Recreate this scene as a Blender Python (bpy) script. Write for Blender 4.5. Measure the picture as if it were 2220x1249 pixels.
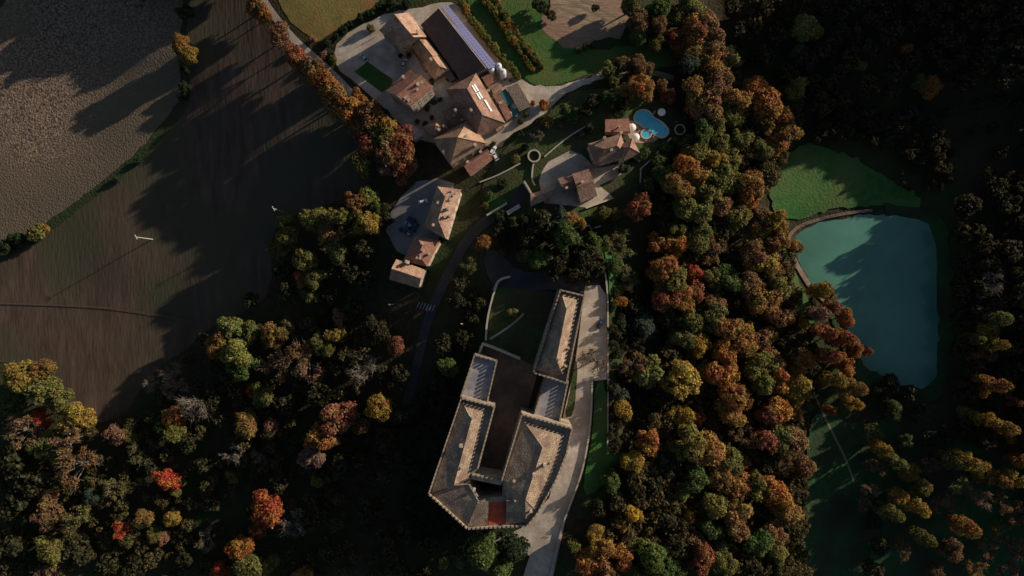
import bpy, bmesh, math, random
import numpy as np
from mathutils import Vector, Matrix, Euler

random.seed(7)
sc = bpy.context.scene
for o in list(bpy.data.objects):
    bpy.data.objects.remove(o)

# ------------------------------------------------------------------ camera, sky, sun, exposure
H = 270.0                 # camera height over the ridge
S = 0.2                   # metres per photograph pixel at z = 0
CX, CY = 1110.0, 624.5
cam = bpy.data.cameras.new('camera')
cam.sensor_width = 36.0
cam.lens = 36.0 * H / (2220 * S)
cam.clip_end = 6000
cam.clip_start = 1
camo = bpy.data.objects.new('camera', cam)
camo.location = (0, 0, H)
sc.collection.objects.link(camo)
sc.camera = camo

SUN_EL = 14.5
SUN_DIR_XY = math.radians(29.0)          # direction towards the sun, from +X counterclockwise
wd = bpy.data.worlds.new('World')
sc.world = wd
wd.use_nodes = True
nt = wd.node_tree
bg = nt.nodes['Background']
sky = nt.nodes.new('ShaderNodeTexSky')
sky.sky_type = 'NISHITA'
sky.sun_disc = False
sky.air_density = 0.85
sky.sun_elevation = math.radians(SUN_EL)
sky.sun_rotation = math.pi / 2 - SUN_DIR_XY
nt.links.new(sky.outputs[0], bg.inputs[0])
bg.inputs[1].default_value = 0.064
sun = bpy.data.lights.new('sun', 'SUN')
sun.energy = 5.0
sun.angle = math.radians(0.7)
sun.color = (1.0, 0.86, 0.70)
suno = bpy.data.objects.new('sun', sun)
sv = Vector((math.cos(SUN_DIR_XY) * math.cos(math.radians(SUN_EL)), math.sin(SUN_DIR_XY) * math.cos(math.radians(SUN_EL)), math.sin(math.radians(SUN_EL))))
suno.rotation_euler = sv.to_track_quat('Z', 'Y').to_euler()
suno.location = sv * 500
sc.collection.objects.link(suno)
sc.view_settings.view_transform = 'Standard'
sc.view_settings.look = 'None'
sc.view_settings.exposure = 0.2
sc.view_settings.gamma = 1.0

# ------------------------------------------------------------------ terrain
def W(px, py, z):
    """Place on the map seen at pixel (px, py) at height z."""
    f = (H - z) / H * S
    return ((px - CX) * f, (CY - py) * f)

CTRL = [
 (900,100,0),(800,100,-1),(1000,200,0),(1000,300,0),(1150,230,0),(1300,320,2),(1400,280,2),(1360,300,2),(1420,250,2),(1200,400,2),(950,450,-1),(870,560,-3),(850,480,-2),
 (1220,700,3),(1100,800,3),(1080,1000,3),(1150,1130,2),(1290,700,2),(1260,900,2),(1180,1240,-1),(1100,650,3),(1200,580,3),(1050,560,0),
 (1000,750,-2),(930,900,-4),(880,1050,-8),(960,1180,-5),(800,800,-8),(750,1000,-12),(600,900,-14),(500,1100,-16),(300,1100,-16),(100,1000,-15),(940,680,-4),
 (700,300,-7),(600,200,-7),(500,100,-8),(550,450,-12),(400,300,-13),(300,500,-14),(100,300,-15),(100,600,-16),(250,800,-16),(50,50,-14),(620,30,-3),(700,60,-2),(720,150,-2),
 (780,250,-2),(850,330,-2),(700,480,-7),(650,600,-9),
 (1352,700,-7),(1352,880,-5),(1345,960,-4),(1400,600,-12),(1400,760,-13),(1450,700,-16),(1430,820,-13),(1320,640,2),(1322,720,2),(1322,800,2),(1302,880,1.6),(1292,960,1.2),(1270,1040,.6),(1238,1120,.2),(1350,620,-6),(1352,790,-7),(1400,500,-8),(1350,540,-4),(1450,900,-13),(1500,600,-14),(1550,300,-14),(1515,300,-9),(1452,292,1),(1445,240,1),(1440,200,0),(1455,420,-8),(1470,180,-7),(1492,240,-9),(1520,200,-14),(1540,250,-16),(1550,170,-12),(1520,60,-8),(1620,250,-16),(1600,900,-16),(1650,600,-19),(1600,450,-17),(1700,350,-18),(1720,750,-20),(1800,450,-21),(1880,650,-22),
 (2000,500,-22),(2000,800,-22),(1800,1000,-20),(1850,1200,-18),(1650,1100,-14),(1500,1200,-8),(1350,1150,-4),
 (1100,50,-1),(1270,40,-2),(1400,100,-2),(1700,100,-12),(1700,200,-16),
 (1850,100,-10),(2000,200,-13),(2000,300,-19),(2100,400,-19),(2100,500,-19),(2100,800,-17),(2180,650,-10),(2200,300,-13),(2200,50,-4),(2200,1000,-12),(2100,1150,-15),(2200,470,-9),(2200,560,-9),(2130,500,-14),
 (2400,-150,16),(2400,20,0),(2400,150,-9),(2300,250,-12),(2400,400,-10),(2400,800,-8),(2400,1200,-10),(2700,-100,20),(2700,200,2),(2700,500,0),(2700,1000,-2),(2700,1500,-4),(2300,-120,12),
 (0,1400,-14),(-300,600,-16),(-300,100,-14),(600,1400,-15),(1200,1400,-3),(1800,1450,-16),(300,-150,-8),(450,-220,-4),(800,-200,0),(1300,-200,-2),(1700,-150,-4),(2100,-150,6),(2500,-300,34),
]
cz = np.array([c[2] for c in CTRL], float)
cxy = np.array([W(c[0], c[1], c[2]) for c in CTRL])
SIG = 17.0
gx = np.concatenate([[-2500, -1500, -900, -600, -450, -380], np.arange(-330, 430.1, 3.0), [470, 540, 650, 900, 1500, 2500]])
gy = np.concatenate([[-2500, -1500, -900, -600, -400, -300, -240], np.arange(-201, 216.1, 3.0), [250, 320, 420, 600, 900, 1500, 2500]])
GX, GY = np.meshgrid(gx, gy)
def raw(x, y):
    d2 = (x[..., None] - cxy[:, 0]) ** 2 + (y[..., None] - cxy[:, 1]) ** 2
    d2 = d2 - d2.min(axis=-1, keepdims=True)
    w = np.exp(-d2 / (2 * SIG * SIG)) + 1e-9
    return (w * cz).sum(-1) / w.sum(-1)
GZ = raw(GX, GY)
for _ in range(6):     # relax the kernel's cells into smooth ground
    Z = GZ.copy()
    Z[1:-1, 1:-1] = (GZ[1:-1, 1:-1] * 2 + GZ[:-2, 1:-1] + GZ[2:, 1:-1] + GZ[1:-1, :-2] + GZ[1:-1, 2:]) / 6
    GZ = Z

def chaikin(p, n=2, closed=True):
    p = [tuple(q) for q in p]
    for _ in range(n):
        r = []
        m = len(p)
        for i in range(m if closed else m - 1):
            a, b = p[i], p[(i + 1) % m]
            r.append(tuple(a[k] * .75 + b[k] * .25 for k in range(len(a))))
            r.append(tuple(a[k] * .25 + b[k] * .75 for k in range(len(a))))
        if not closed:
            r = [p[0]] + r + [p[-1]]
        p = r
    return p

def inside(poly, x, y):
    x = np.asarray(x, float); y = np.asarray(y, float)
    res = np.zeros(x.shape, bool)
    n = len(poly)
    for i in range(n):
        x1, y1 = poly[i][:2]; x2, y2 = poly[(i + 1) % n][:2]
        if y1 == y2: continue
        c = ((y1 > y) != (y2 > y)) & (x < (x2 - x1) * (y - y1) / (y2 - y1) + x1)
        res ^= c
    return res
def polydist(poly, x, y):
    d = np.full(np.shape(x), 1e9)
    n = len(poly)
    for i in range(n):
        x1, y1 = poly[i][:2]; x2, y2 = poly[(i + 1) % n][:2]
        L = (x2 - x1) ** 2 + (y2 - y1) ** 2 + 1e-9
        t = np.clip(((x - x1) * (x2 - x1) + (y - y1) * (y2 - y1)) / L, 0, 1)
        d = np.minimum(d, np.hypot(x - x1 - t * (x2 - x1), y - y1 - t * (y2 - y1)))
    return d

ZW = -22.0
POND_PX = [(1716,515),(1742,492),(1820,472),(1900,463),(1985,467),(2026,487),(2036,560),(2038,690),(2038,790),(2026,838),(1985,850),(1940,835),(1900,812),(1868,800),(1850,750),(1822,690),(1790,640),(1762,622),(1740,585)]
POND = chaikin([W(a, b, ZW) for a, b in POND_PX], 3)
POND = [(p[0] + math.sin(i * 1.7) * .35 + math.sin(i * .61) * .4, p[1] + math.cos(i * 2.3) * .35 + math.sin(i * .83) * .4) for i, p in enumerate(POND)]
pin = inside(POND, GX, GY)
pd = polydist(POND, GX, GY)
GZ = np.where(pin, np.minimum(GZ, ZW - np.clip(pd * 0.6, 0.2, 2.5)), np.where(pd < 12, np.maximum(GZ * np.clip(pd / 12, 0, 1) + (ZW + 0.5) * (1 - np.clip(pd / 12, 0, 1)), ZW + 0.25), GZ))

# the levelled castle terrace that the road runs along
PLAT = [W(a, b, 2) for a, b in [(1200,575),(1322,575),(1325,820),(1325,985),(1288,985),(1272,1050),(1234,1150),(1202,1262),(1120,1262),(1060,1170),(1000,1120),(980,1060),(1045,760),(1075,625)]]
plin = inside(PLAT, GX, GY); pld = np.where(plin, 0, polydist(PLAT, GX, GY))
plz = np.clip(2.0 + (GY - W(0, 1000, 2)[1]) / 18.0 * (GY < W(0, 1000, 2)[1]), -.6, 2.0)
wgt = np.exp(-(pld / 5.0) ** 2)
GZ = GZ * (1 - wgt) + plz * wgt

def terr(x, y):
    i = min(max(int(np.searchsorted(gx, x)) - 1, 0), len(gx) - 2)
    j = min(max(int(np.searchsorted(gy, y)) - 1, 0), len(gy) - 2)
    u = (x - gx[i]) / (gx[i + 1] - gx[i]); v = (y - gy[j]) / (gy[j + 1] - gy[j])
    return float((GZ[j, i] * (1 - u) + GZ[j, i + 1] * u) * (1 - v) + (GZ[j + 1, i] * (1 - u) + GZ[j + 1, i + 1] * u) * v)
def G(px, py, up=0.0):
    """Ground point whose point 'up' metres above the ground shows at the pixel."""
    z = 0.0
    for _ in range(6):
        x, y = W(px, py, z + up)
        z = terr(x, y)
    return (x, y, z)

# ------------------------------------------------------------------ materials
MATS = {}
def mat(name, col, col2=None, scale=1.0, rough=0.9, bump=0.0, bscale=None, detail=6, spec=0.2, col3=None, scale3=0.05, contrast=(0.35, 0.65), metal=0.0, stretch=None):
    if name in MATS: return MATS[name]
    m = bpy.data.materials.new(name); m.use_nodes = True
    n = m.node_tree.nodes; l = m.node_tree.links
    b = n['Principled BSDF']
    b.inputs['Roughness'].default_value = rough
    b.inputs['Metallic'].default_value = metal
    b.inputs['Specular IOR Level'].default_value = spec
    tc = n.new('ShaderNodeTexCoord')
    src = tc.outputs['Object']
    if stretch:
        mp = n.new('ShaderNodeMapping'); mp.inputs['Scale'].default_value = stretch[:3]; mp.inputs['Rotation'].default_value = (0, 0, stretch[3])
        l.new(src, mp.inputs[0]); src = mp.outputs[0]
    out = None
    if col2 is not None:
        t = n.new('ShaderNodeTexNoise'); t.inputs['Scale'].default_value = scale; t.inputs['Detail'].default_value = detail
        t.inputs['Roughness'].default_value = 0.65
        l.new(src, t.inputs['Vector'])
        r = n.new('ShaderNodeValToRGB')
        r.color_ramp.elements[0].position = contrast[0]; r.color_ramp.elements[1].position = contrast[1]
        r.color_ramp.elements[0].color = (*col, 1); r.color_ramp.elements[1].color = (*col2, 1)
        l.new(t.outputs[0], r.inputs[0]); out = r.outputs[0]
        if col3 is not None:
            t2 = n.new('ShaderNodeTexNoise'); t2.inputs['Scale'].default_value = scale3; t2.inputs['Detail'].default_value = 5
            l.new(tc.outputs['Object'], t2.inputs['Vector'])
            r2 = n.new('ShaderNodeValToRGB'); r2.color_ramp.elements[0].position = 0.42; r2.color_ramp.elements[1].position = 0.62
            l.new(t2.outputs[0], r2.inputs[0])
            mx = n.new('ShaderNodeMixRGB'); mx.inputs[2].default_value = (*col3, 1)
            l.new(r2.outputs[0], mx.inputs[0]); l.new(out, mx.inputs[1]); out = mx.outputs[0]
        l.new(out, b.inputs['Base Color'])
    else:
        b.inputs['Base Color'].default_value = (*col, 1)
    if bump > 0:
        t3 = n.new('ShaderNodeTexNoise'); t3.inputs['Scale'].default_value = bscale or scale * 2; t3.inputs['Detail'].default_value = 4
        l.new(src, t3.inputs['Vector'])
        bp = n.new('ShaderNodeBump'); bp.inputs['Strength'].default_value = 1.0; bp.inputs['Distance'].default_value = bump
        l.new(t3.outputs[0], bp.inputs['Height']); l.new(bp.outputs[0], b.inputs['Normal'])
    MATS[name] = m
    return m

def tile_mat(name, c1, c2, c3):
    """Old clay tiles: courses as fine relief, blotched colour."""
    m = mat(name, tuple(k * .72 for k in c1), tuple(k * 1.12 for k in c2), 1.5, rough=0.9, col3=c3, scale3=0.3, detail=10, contrast=(.36, .64))
    n = m.node_tree.nodes; l = m.node_tree.links
    b = n['Principled BSDF']
    tc = n.new('ShaderNodeTexCoord')
    v = n.new('ShaderNodeTexVoronoi'); v.inputs['Scale'].default_value = 2.6
    l.new(tc.outputs['Object'], v.inputs['Vector'])
    bp = n.new('ShaderNodeBump'); bp.inputs['Distance'].default_value = 0.16; bp.inputs['Strength'].default_value = 0.9
    wv_ = n.new('ShaderNodeTexWave'); wv_.bands_direction = 'Z'; wv_.wave_profile = 'SAW'; wv_.inputs['Scale'].default_value = .75; wv_.inputs['Distortion'].default_value = 1.2; wv_.inputs['Detail'].default_value = 2
    l.new(tc.outputs['Object'], wv_.inputs['Vector'])
    ad = n.new('ShaderNodeMath'); ad.operation = 'ADD'
    l.new(v.outputs['Distance'], ad.inputs[0]); l.new(wv_.outputs['Fac'], ad.inputs[1])
    l.new(ad.outputs[0], bp.inputs['Height']); l.new(bp.outputs[0], b.inputs['Normal'])
    return m

def leaf_mat():
    m = bpy.data.materials.new('autumn_leaves'); m.use_nodes = True
    n = m.node_tree.nodes; l = m.node_tree.links
    b = n['Principled BSDF']; b.inputs['Roughness'].default_value = 0.75; b.inputs['Specular IOR Level'].default_value = 0.15
    oi = n.new('ShaderNodeObjectInfo'); ge = n.new('ShaderNodeNewGeometry')
    hs = n.new('ShaderNodeHueSaturation')
    mr = n.new('ShaderNodeMapRange'); mr.inputs['To Min'].default_value = 0.462; mr.inputs['To Max'].default_value = 0.538
    tc = n.new('ShaderNodeTexCoord')
    no = n.new('ShaderNodeTexNoise'); no.inputs['Scale'].default_value = 1.3; no.inputs['Detail'].default_value = 3
    l.new(tc.outputs['Object'], no.inputs['Vector'])
    l.new(no.outputs[0], mr.inputs['Value']); mr.inputs['From Min'].default_value = .3; mr.inputs['From Max'].default_value = .7
    l.new(mr.outputs[0], hs.inputs['Hue'])
    mv = n.new('ShaderNodeMapRange'); mv.inputs['To Min'].default_value = 0.45; mv.inputs['To Max'].default_value = 1.6
    l.new(ge.outputs['Random Per Island'], mv.inputs['Value']); l.new(mv.outputs[0], hs.inputs['Value'])
    l.new(oi.outputs['Color'], hs.inputs['Color']); l.new(hs.outputs[0], b.inputs['Base Color'])
    tr = n.new('ShaderNodeBsdfTranslucent'); l.new(hs.outputs[0], tr.inputs['Color'])
    ms = n.new('ShaderNodeMixShader'); ms.inputs[0].default_value = 0.38
    l.new(b.outputs[0], ms.inputs[1]); l.new(tr.outputs[0], ms.inputs[2]); l.new(ms.outputs[0], n['Material Output'].inputs[0])
    MATS['leaf'] = m
    return m
LEAF = leaf_mat()
BARK = mat('bark', (.05, .036, .025), (.10, .08, .06), 3.0)
BARKPALE = mat('pale_bark', (.16, .13, .10), (.26, .22, .18), 3.0)
TILE_RED = tile_mat('terracotta_tiles', (.31, .135, .09), (.42, .21, .145), (.26, .13, .10))
TILE_BROWN = tile_mat('brown_tiles', (.28, .16, .115), (.38, .24, .175), (.21, .12, .09))
TILE_TAN = tile_mat('tan_tiles', (.38, .235, .15), (.47, .31, .21), (.28, .165, .11))
TILE_GREY = tile_mat('weathered_castle_tiles', (.29, .205, .14), (.48, .36, .25), (.24, .165, .12))
TILE_PINK = tile_mat('pink_tiles', (.40, .24, .17), (.50, .34, .25), (.30, .17, .12))
STONE = mat('stone_wall', (.28, .22, .16), (.44, .36, .27), 1.2, bump=.08, bscale=2.5, col3=(.2, .16, .12), scale3=.2)
PLASTER = mat('pale_plaster', (.50, .42, .32), (.60, .52, .41), .6, col3=(.40, .33, .25), scale3=.25)
COPING = mat('stone_coping', (.42, .36, .28), (.55, .48, .38), 1.5)
FLAT = mat('terrace_screed', (.30, .29, .31), (.38, .37, .38), .5, col3=(.24, .23, .25), scale3=.3)
GLASS = mat('dark_glass', (.02, .025, .03), rough=.15, spec=.5)
WOODD = mat('dark_wood', (.07, .04, .025), (.12, .07, .04), 3)
METAL = mat('grey_metal', (.30, .31, .32), rough=.4, metal=.7)
WHITE = mat('white_enamel', (.78, .78, .76), (.70, .70, .68), 2.0, rough=.45)
TEAL = mat('teal_paint', (.05, .14, .14), (.07, .18, .17), 2.0, rough=.6)

# ------------------------------------------------------------------ mesh helpers
C = sc.collection
BASE = {}
class MB:
    def __init__(s): s.v = []; s.f = []
    def add(s, vs, fs):
        k = len(s.v); s.v += [tuple(v) for v in vs]; s.f += [tuple(i + k for i in f) for f in fs]; return s
    def box(s, c, d, rz=0.0, taper=1.0):
        x, y, z = d[0] / 2, d[1] / 2, d[2] / 2
        vs = []
        for (a, b, e) in ((-1,-1,-1),(1,-1,-1),(1,1,-1),(-1,1,-1),(-1,-1,1),(1,-1,1),(1,1,1),(-1,1,1)):
            t = taper if e > 0 else 1
            p = Vector((a * x * t, b * y * t, e * z)); p.rotate(Euler((0, 0, rz))); vs.append(p + Vector(c))
        return s.add(vs, [(3,2,1,0),(4,5,6,7),(0,1,5,4),(1,2,6,5),(2,3,7,6),(3,0,4,7)])
    def prism(s, poly, z0, z1, top=True):
        n = len(poly)
        if area(poly) < 0: poly = poly[::-1]
        vs = [(p[0], p[1], z0) for p in poly] + [(p[0], p[1], z1) for p in poly]
        fs = [(i, (i + 1) % n, (i + 1) % n + n, i + n) for i in range(n)]
        if top: fs.append(tuple(range(n, 2 * n)))
        fs.append(tuple(range(n - 1, -1, -1)))
        return s.add(vs, fs)
    def tube(s, pts, rad, n=6, cap=True):
        pts = [Vector(p) for p in pts]
        if not hasattr(rad, '__len__'): rad = [rad] * len(pts)
        vs = []; fs = []
        for i, p in enumerate(pts):
            t = (pts[min(i + 1, len(pts) - 1)] - pts[max(i - 1, 0)]).normalized()
            a = t.orthogonal().normalized(); b = t.cross(a)
            if abs(t.z) > .99: a, b = Vector((1, 0, 0)), Vector((0, 1, 0)) * (1 if t.z > 0 else -1)
            for k in range(n):
                an = 2 * math.pi * k / n
                vs.append(p + (a * math.cos(an) + b * math.sin(an)) * rad[i])
        for i in range(len(pts) - 1):
            for k in range(n):
                fs.append((i * n + k, i * n + (k + 1) % n, (i + 1) * n + (k + 1) % n, (i + 1) * n + k))
        if cap:
            fs.append(tuple(range(n - 1, -1, -1))); fs.append(tuple(range((len(pts) - 1) * n, len(pts) * n)))
        return s.add(vs, fs)
    def lathe(s, prof, c=(0, 0, 0), n=16):
        return s.tube([(c[0], c[1], c[2] + z) for r, z in prof], [max(r, .001) for r, z in prof], n) if False else s._lathe(prof, c, n)
    def _lathe(s, prof, c, n):
        vs = []; fs = []
        for r, z in prof:
            for k in range(n):
                a = 2 * math.pi * k / n
                vs.append((c[0] + r * math.cos(a), c[1] + r * math.sin(a), c[2] + z))
        for i in range(len(prof) - 1):
            for k in range(n):
                fs.append((i * n + k, i * n + (k + 1) % n, (i + 1) * n + (k + 1) % n, (i + 1) * n + k))
        fs.append(tuple(range(n - 1, -1, -1))); fs.append(tuple(range((len(prof) - 1) * n, len(prof) * n)))
        return s.add(vs, fs)
    def mesh(s, name, m, off=(0, 0, 0), smooth=False):
        me = bpy.data.meshes.new(name)
        me.from_pydata([(v[0] - off[0], v[1] - off[1], v[2] - off[2]) for v in s.v], [], s.f)
        me.materials.append(m)
        if smooth: me.shade_smooth()
        me.update()
        return me
def area(poly):
    return sum(poly[i][0] * poly[(i + 1) % len(poly)][1] - poly[(i + 1) % len(poly)][0] * poly[i][1] for i in range(len(poly))) / 2

def tag(o, label=None, cat=None, group=None, kind=None):
    if label: o['label'] = label
    if cat: o['category'] = cat
    if group: o['group'] = group
    if kind: o['kind'] = kind
    return o
def root(name, loc, label, cat, group=None, rz=0.0):
    o = bpy.data.objects.new(name, None); C.objects.link(o)
    o.empty_display_size = .5
    o.location = loc; o.rotation_euler = (0, 0, rz)
    BASE[o.name] = Vector(loc)
    return tag(o, label, cat, group)
def part(name, mb, m, parent, label=None, smooth=False, kind=None):
    """mb in world coordinates, joined under parent (which has no rotation of its own)."""
    b = BASE[parent.name]
    o = bpy.data.objects.new(name, mb.mesh(name, m, b, smooth)); C.objects.link(o)
    o.parent = parent
    BASE[o.name] = b
    if label: o['label'] = label
    if kind: o['kind'] = kind
    return o
def place(name, me, parent, wloc, rz=0.0, scale=None):
    """shared mesh me as a child of parent at world place wloc."""
    o = bpy.data.objects.new(name, me); C.objects.link(o)
    o.parent = parent
    o.location = Vector(wloc) - BASE[parent.name]
    o.rotation_euler = (0, 0, rz)
    if scale: o.scale = scale
    BASE[o.name] = Vector(wloc)
    return o
def single(name, mb, m, loc, label, cat, group=None, smooth=False):
    o = bpy.data.objects.new(name, mb.mesh(name, m, loc, smooth)); C.objects.link(o)
    o.location = loc
    BASE[o.name] = Vector(loc)
    return tag(o, label, cat, group)
def copy_tree(o, parent=None):
    c = o.copy(); C.objects.link(c)
    if parent: c.parent = parent
    BASE[c.name] = Vector(c.location)
    for ch in list(o.children): copy_tree(ch, c)
    return c

# ------------------------------------------------------------------ the ground sheet
def ground():
    ny, nx = GX.shape
    vs = np.stack([GX, GY, GZ], -1).reshape(-1, 3)
    idx = np.arange(ny * nx).reshape(ny, nx)
    q = np.stack([idx[:-1, :-1], idx[:-1, 1:], idx[1:, 1:], idx[1:, :-1]], -1).reshape(-1, 4)
    me = bpy.data.meshes.new('ground')
    me.vertices.add(len(vs)); me.vertices.foreach_set('co', vs.ravel().astype(np.float32))
    me.loops.add(q.size); me.loops.foreach_set('vertex_index', q.ravel().astype(np.int32))
    me.polygons.add(len(q)); me.polygons.foreach_set('loop_start', np.arange(0, q.size, 4, dtype=np.int32))
    me.update(calc_edges=True); me.shade_smooth()
    me.materials.append(mat('woodland_floor', (.030, .028, .014), (.065, .045, .022), .35, bump=.5, bscale=.8, col3=(.03, .045, .014), scale3=.03))
    o = bpy.data.objects.new('ground', me); C.objects.link(o); tag(o, kind='structure')
ground()

LAYER = [0.06]
def drape(name, poly, m, up=None, step=3.0):
    """a sheet cut along the ground grid's own lines and laid on it"""
    if up is None:
        LAYER[0] += .012; up = LAYER[0]
    if area(poly) < 0: poly = poly[::-1]
    bm = bmesh.new()
    bm.faces.new([bm.verts.new((x, y, 0)) for x, y in poly])
    xs = [p[0] for p in poly]; ys = [p[1] for p in poly]
    for arr, no, k in ((gx, (1, 0, 0), 0), (gy, (0, 1, 0), 1)):
        lo, hi = (min(xs), max(xs)) if k == 0 else (min(ys), max(ys))
        for t in arr:
            if lo < t < hi:
                co = (t, 0, 0) if k == 0 else (0, t, 0)
                bmesh.ops.bisect_plane(bm, geom=bm.verts[:] + bm.edges[:] + bm.faces[:], plane_co=co, plane_no=no, dist=1e-5)
    for v in bm.verts: v.co.z = terr(v.co.x, v.co.y) + up
    me = bpy.data.meshes.new(name); bm.to_mesh(me); bm.free()
    me.shade_smooth(); me.materials.append(m)
    o = bpy.data.objects.new(name, me); C.objects.link(o)
    return tag(o, kind='structure')
def gpoly(px, smooth=2, jit=0.0, seed=1):
    p = [G(a, b)[:2] for a, b in px]
    p = chaikin(p, smooth) if smooth else p
    if jit:
        rr = random.Random(seed)
        q = []
        for i in range(len(p)):
            a, b = p[i], p[(i + 1) % len(p)]
            n = max(1, int(math.dist(a, b) / 2.5))
            for k in range(n):
                t = k / n
                q.append((a[0] + (b[0] - a[0]) * t + rr.uniform(-jit, jit), a[1] + (b[1] - a[1]) * t + rr.uniform(-jit, jit)))
        p = q
    return p
def ribbon(px, w, smooth=2):
    p = chaikin([G(a, b)[:2] for a, b in px], smooth, False)
    L = []; R = []
    for i in range(len(p)):
        a = Vector(p[max(i - 1, 0)]); b = Vector(p[min(i + 1, len(p) - 1)])
        t = (b - a).normalized(); n = Vector((-t.y, t.x))
        ww = w[0] + (w[1] - w[0]) * i / (len(p) - 1) if hasattr(w, '__len__') else w
        L.append(tuple(Vector(p[i]) + n * ww / 2)); R.append(tuple(Vector(p[i]) - n * ww / 2))
    return L + R[::-1]

SUNROT = SUN_DIR_XY
M_STUB = mat('stubble_field', (.05, .036, .026), (.33, .235, .165), 1.05, bump=.6, bscale=1.2, detail=3, contrast=(.36, .68), col3=(.13, .10, .065), scale3=.018)
M_SOIL = mat('harrowed_soil', (.058, .037, .027), (.108, .073, .052), .25, bump=.2, bscale=.9, col3=(.062, .056, .033), scale3=.03, stretch=(1, .22, 1, -.5))
M_TOPF = mat('autumn_pasture', (.15, .14, .04), (.25, .19, .06), .25, bump=.15, bscale=1.2, col3=(.32, .13, .05), scale3=.035)
M_GRAV = mat('pale_gravel', (.42, .35, .28), (.66, .565, .46), .35, bump=.1, bscale=2, detail=9, col3=(.40, .325, .25), scale3=.11)
M_PAVE = mat('grey_asphalt', (.17, .165, .17), (.23, .22, .22), .6, bump=.03, col3=(.27, .25, .23), scale3=.07)
M_ROADD = mat('dark_asphalt', (.034, .034, .038), (.055, .054, .056), .6, col3=(.07, .065, .06), scale3=.08)
M_LAWN = mat('green_lawn', (.028, .095, .018), (.06, .135, .028), .4, bump=.25, bscale=1.4, col3=(.09, .12, .03), scale3=.06)
M_GARD = mat('garden_grass', (.035, .06, .018), (.075, .10, .03), .35, bump=.3, bscale=1.0, col3=(.06, .055, .028), scale3=.08)
M_MEAD = mat('meadow_grass', (.026, .105, .022), (.055, .145, .032), .3, bump=.3, bscale=.9, col3=(.09, .135, .04), scale3=.05)
M_MEADSHADE = mat('shade_dark_meadow', (.016, .062, .022), (.034, .082, .028), .3, bump=.35, bscale=.7, col3=(.032, .04, .02), scale3=.05)  # darker copy of the meadow grass, shade put into its colour
M_BROWNF = mat('bare_vegetable_plot', (.22, .15, .10), (.40, .29, .19), .45, bump=.25, bscale=1.0, col3=(.25, .155, .105), scale3=.05, stretch=(.3, 1.4, 1, .45))
M_BANK = mat('muddy_bank', (.16, .11, .085), (.24, .17, .13), .8, bump=.2)
M_TILEF = mat('terracotta_paving', (.36, .22, .16), (.44, .29, .21), 1.0)
M_COURT = mat('courtyard_cobble', (.20, .13, .085), (.30, .20, .135), .5, bump=.08, col3=(.12, .09, .06), scale3=.08)
M_PATH = mat('trodden_path', (.17, .15, .085), (.25, .215, .13), .6)

drape('stubble_field', gpoly([(-60,-60),(392,-60),(398,30),(383,110),(394,190),(382,230),(330,296),(268,356),(178,426),(108,476),(58,516),(-60,570)], 1, .5, 2), M_STUB)
drape('soil_field', gpoly([(412,-60),(545,-60),(560,50),(640,150),(720,235),(790,330),(810,410),(750,430),(650,465),(590,480),(590,640),(520,680),(440,720),(400,760),(340,800),(300,850),(270,900),(210,920),(170,890),(120,850),(80,790),(-60,780),(-60,600),(60,537),(122,492),(282,372),(347,307),(410,234),(414,180),(402,100)], 1, .4, 3), M_SOIL)
drape('pasture', gpoly([(595,-60),(860,-60),(810,18),(760,48),(700,96),(655,70),(610,25)], 1, .5, 4), M_TOPF)
drape('lane', ribbon([(545,-40),(590,30),(640,90),(700,140),(760,200),(830,280),(900,300)], 3.2), M_GRAV)
drape('vineyard_grass', gpoly([(985,-60),(1200,-60),(1180,30),(1210,100),(1290,110),(1400,95),(1480,115),(1470,150),(1300,152),(1205,190),(1150,182),(1100,140),(1045,70)], 1, .6, 5), M_LAWN)
drape('gravel_yard', gpoly([(722,105),(745,80),(790,52),(850,24),(905,20),(945,4),(985,6),(1010,30),(1060,90),(1105,148),(1145,186),(1200,188),(1260,176),(1318,152),(1322,163),(1262,188),(1216,208),(1190,238),(1150,268),(1098,298),(1086,322),(1060,318),(1000,330),(930,305),(895,300),(850,250),(812,218),(770,178),(725,146)], 1, .55, 6), M_GRAV)
drape('gravel_track', ribbon([(1300,162),(1360,152),(1420,158),(1460,170)], 2.4), M_PATH)
drape('court_lawn', gpoly([(768,156),(797,134),(851,172),(848,190),(828,201)], 0), M_LAWN)
drape('bare_plot', gpoly([(1168,42),(1200,4),(1225,-60),(1335,-60),(1368,20),(1352,78),(1290,90),(1250,108),(1210,103),(1185,75)], 1, 1.3, 7), M_BROWNF)
for k, (a, b, c2) in enumerate([((1205,14),(1270,42),(1340,74)), ((1240,6),(1295,32),(1352,64)), ((1262,2),(1310,24),(1360,50))]):
    drape('plot_track', ribbon([a, b, c2], .9), M_PATH)
drape('villa_garden', gpoly([(1085,326),(1158,275),(1200,240),(1225,205),(1300,190),(1380,200),(1440,225),(1492,262),(1490,320),(1420,370),(1390,420),(1340,475),(1200,480),(1062,470),(1035,420)], 2, .5, 8), M_GARD)
drape('villa_terrace', gpoly([(1168,394),(1175,372),(1190,350),(1238,326),(1262,336),(1290,365),(1352,355),(1358,372),(1300,402),(1330,430),(1270,450),(1180,440)], 0, .2, 19), M_GRAV)
drape('pool_patio', gpoly([(1360,262),(1376,262),(1392,276),(1414,292),(1428,300),(1420,308),(1380,312),(1360,298)], 2), M_TILEF)
drape('car_park', gpoly([(838,502),(848,460),(868,428),(905,394),(950,388),(985,398),(978,430),(958,500),(945,535),(905,560),(860,545)], 0, .4, 18), M_PAVE)
drape('village_road', ribbon([(1140,410),(1108,452),(1060,474),(1015,515),(985,570),(948,640),(922,710),(905,790),(880,880)], (5, 4)), M_ROADD)
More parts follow.
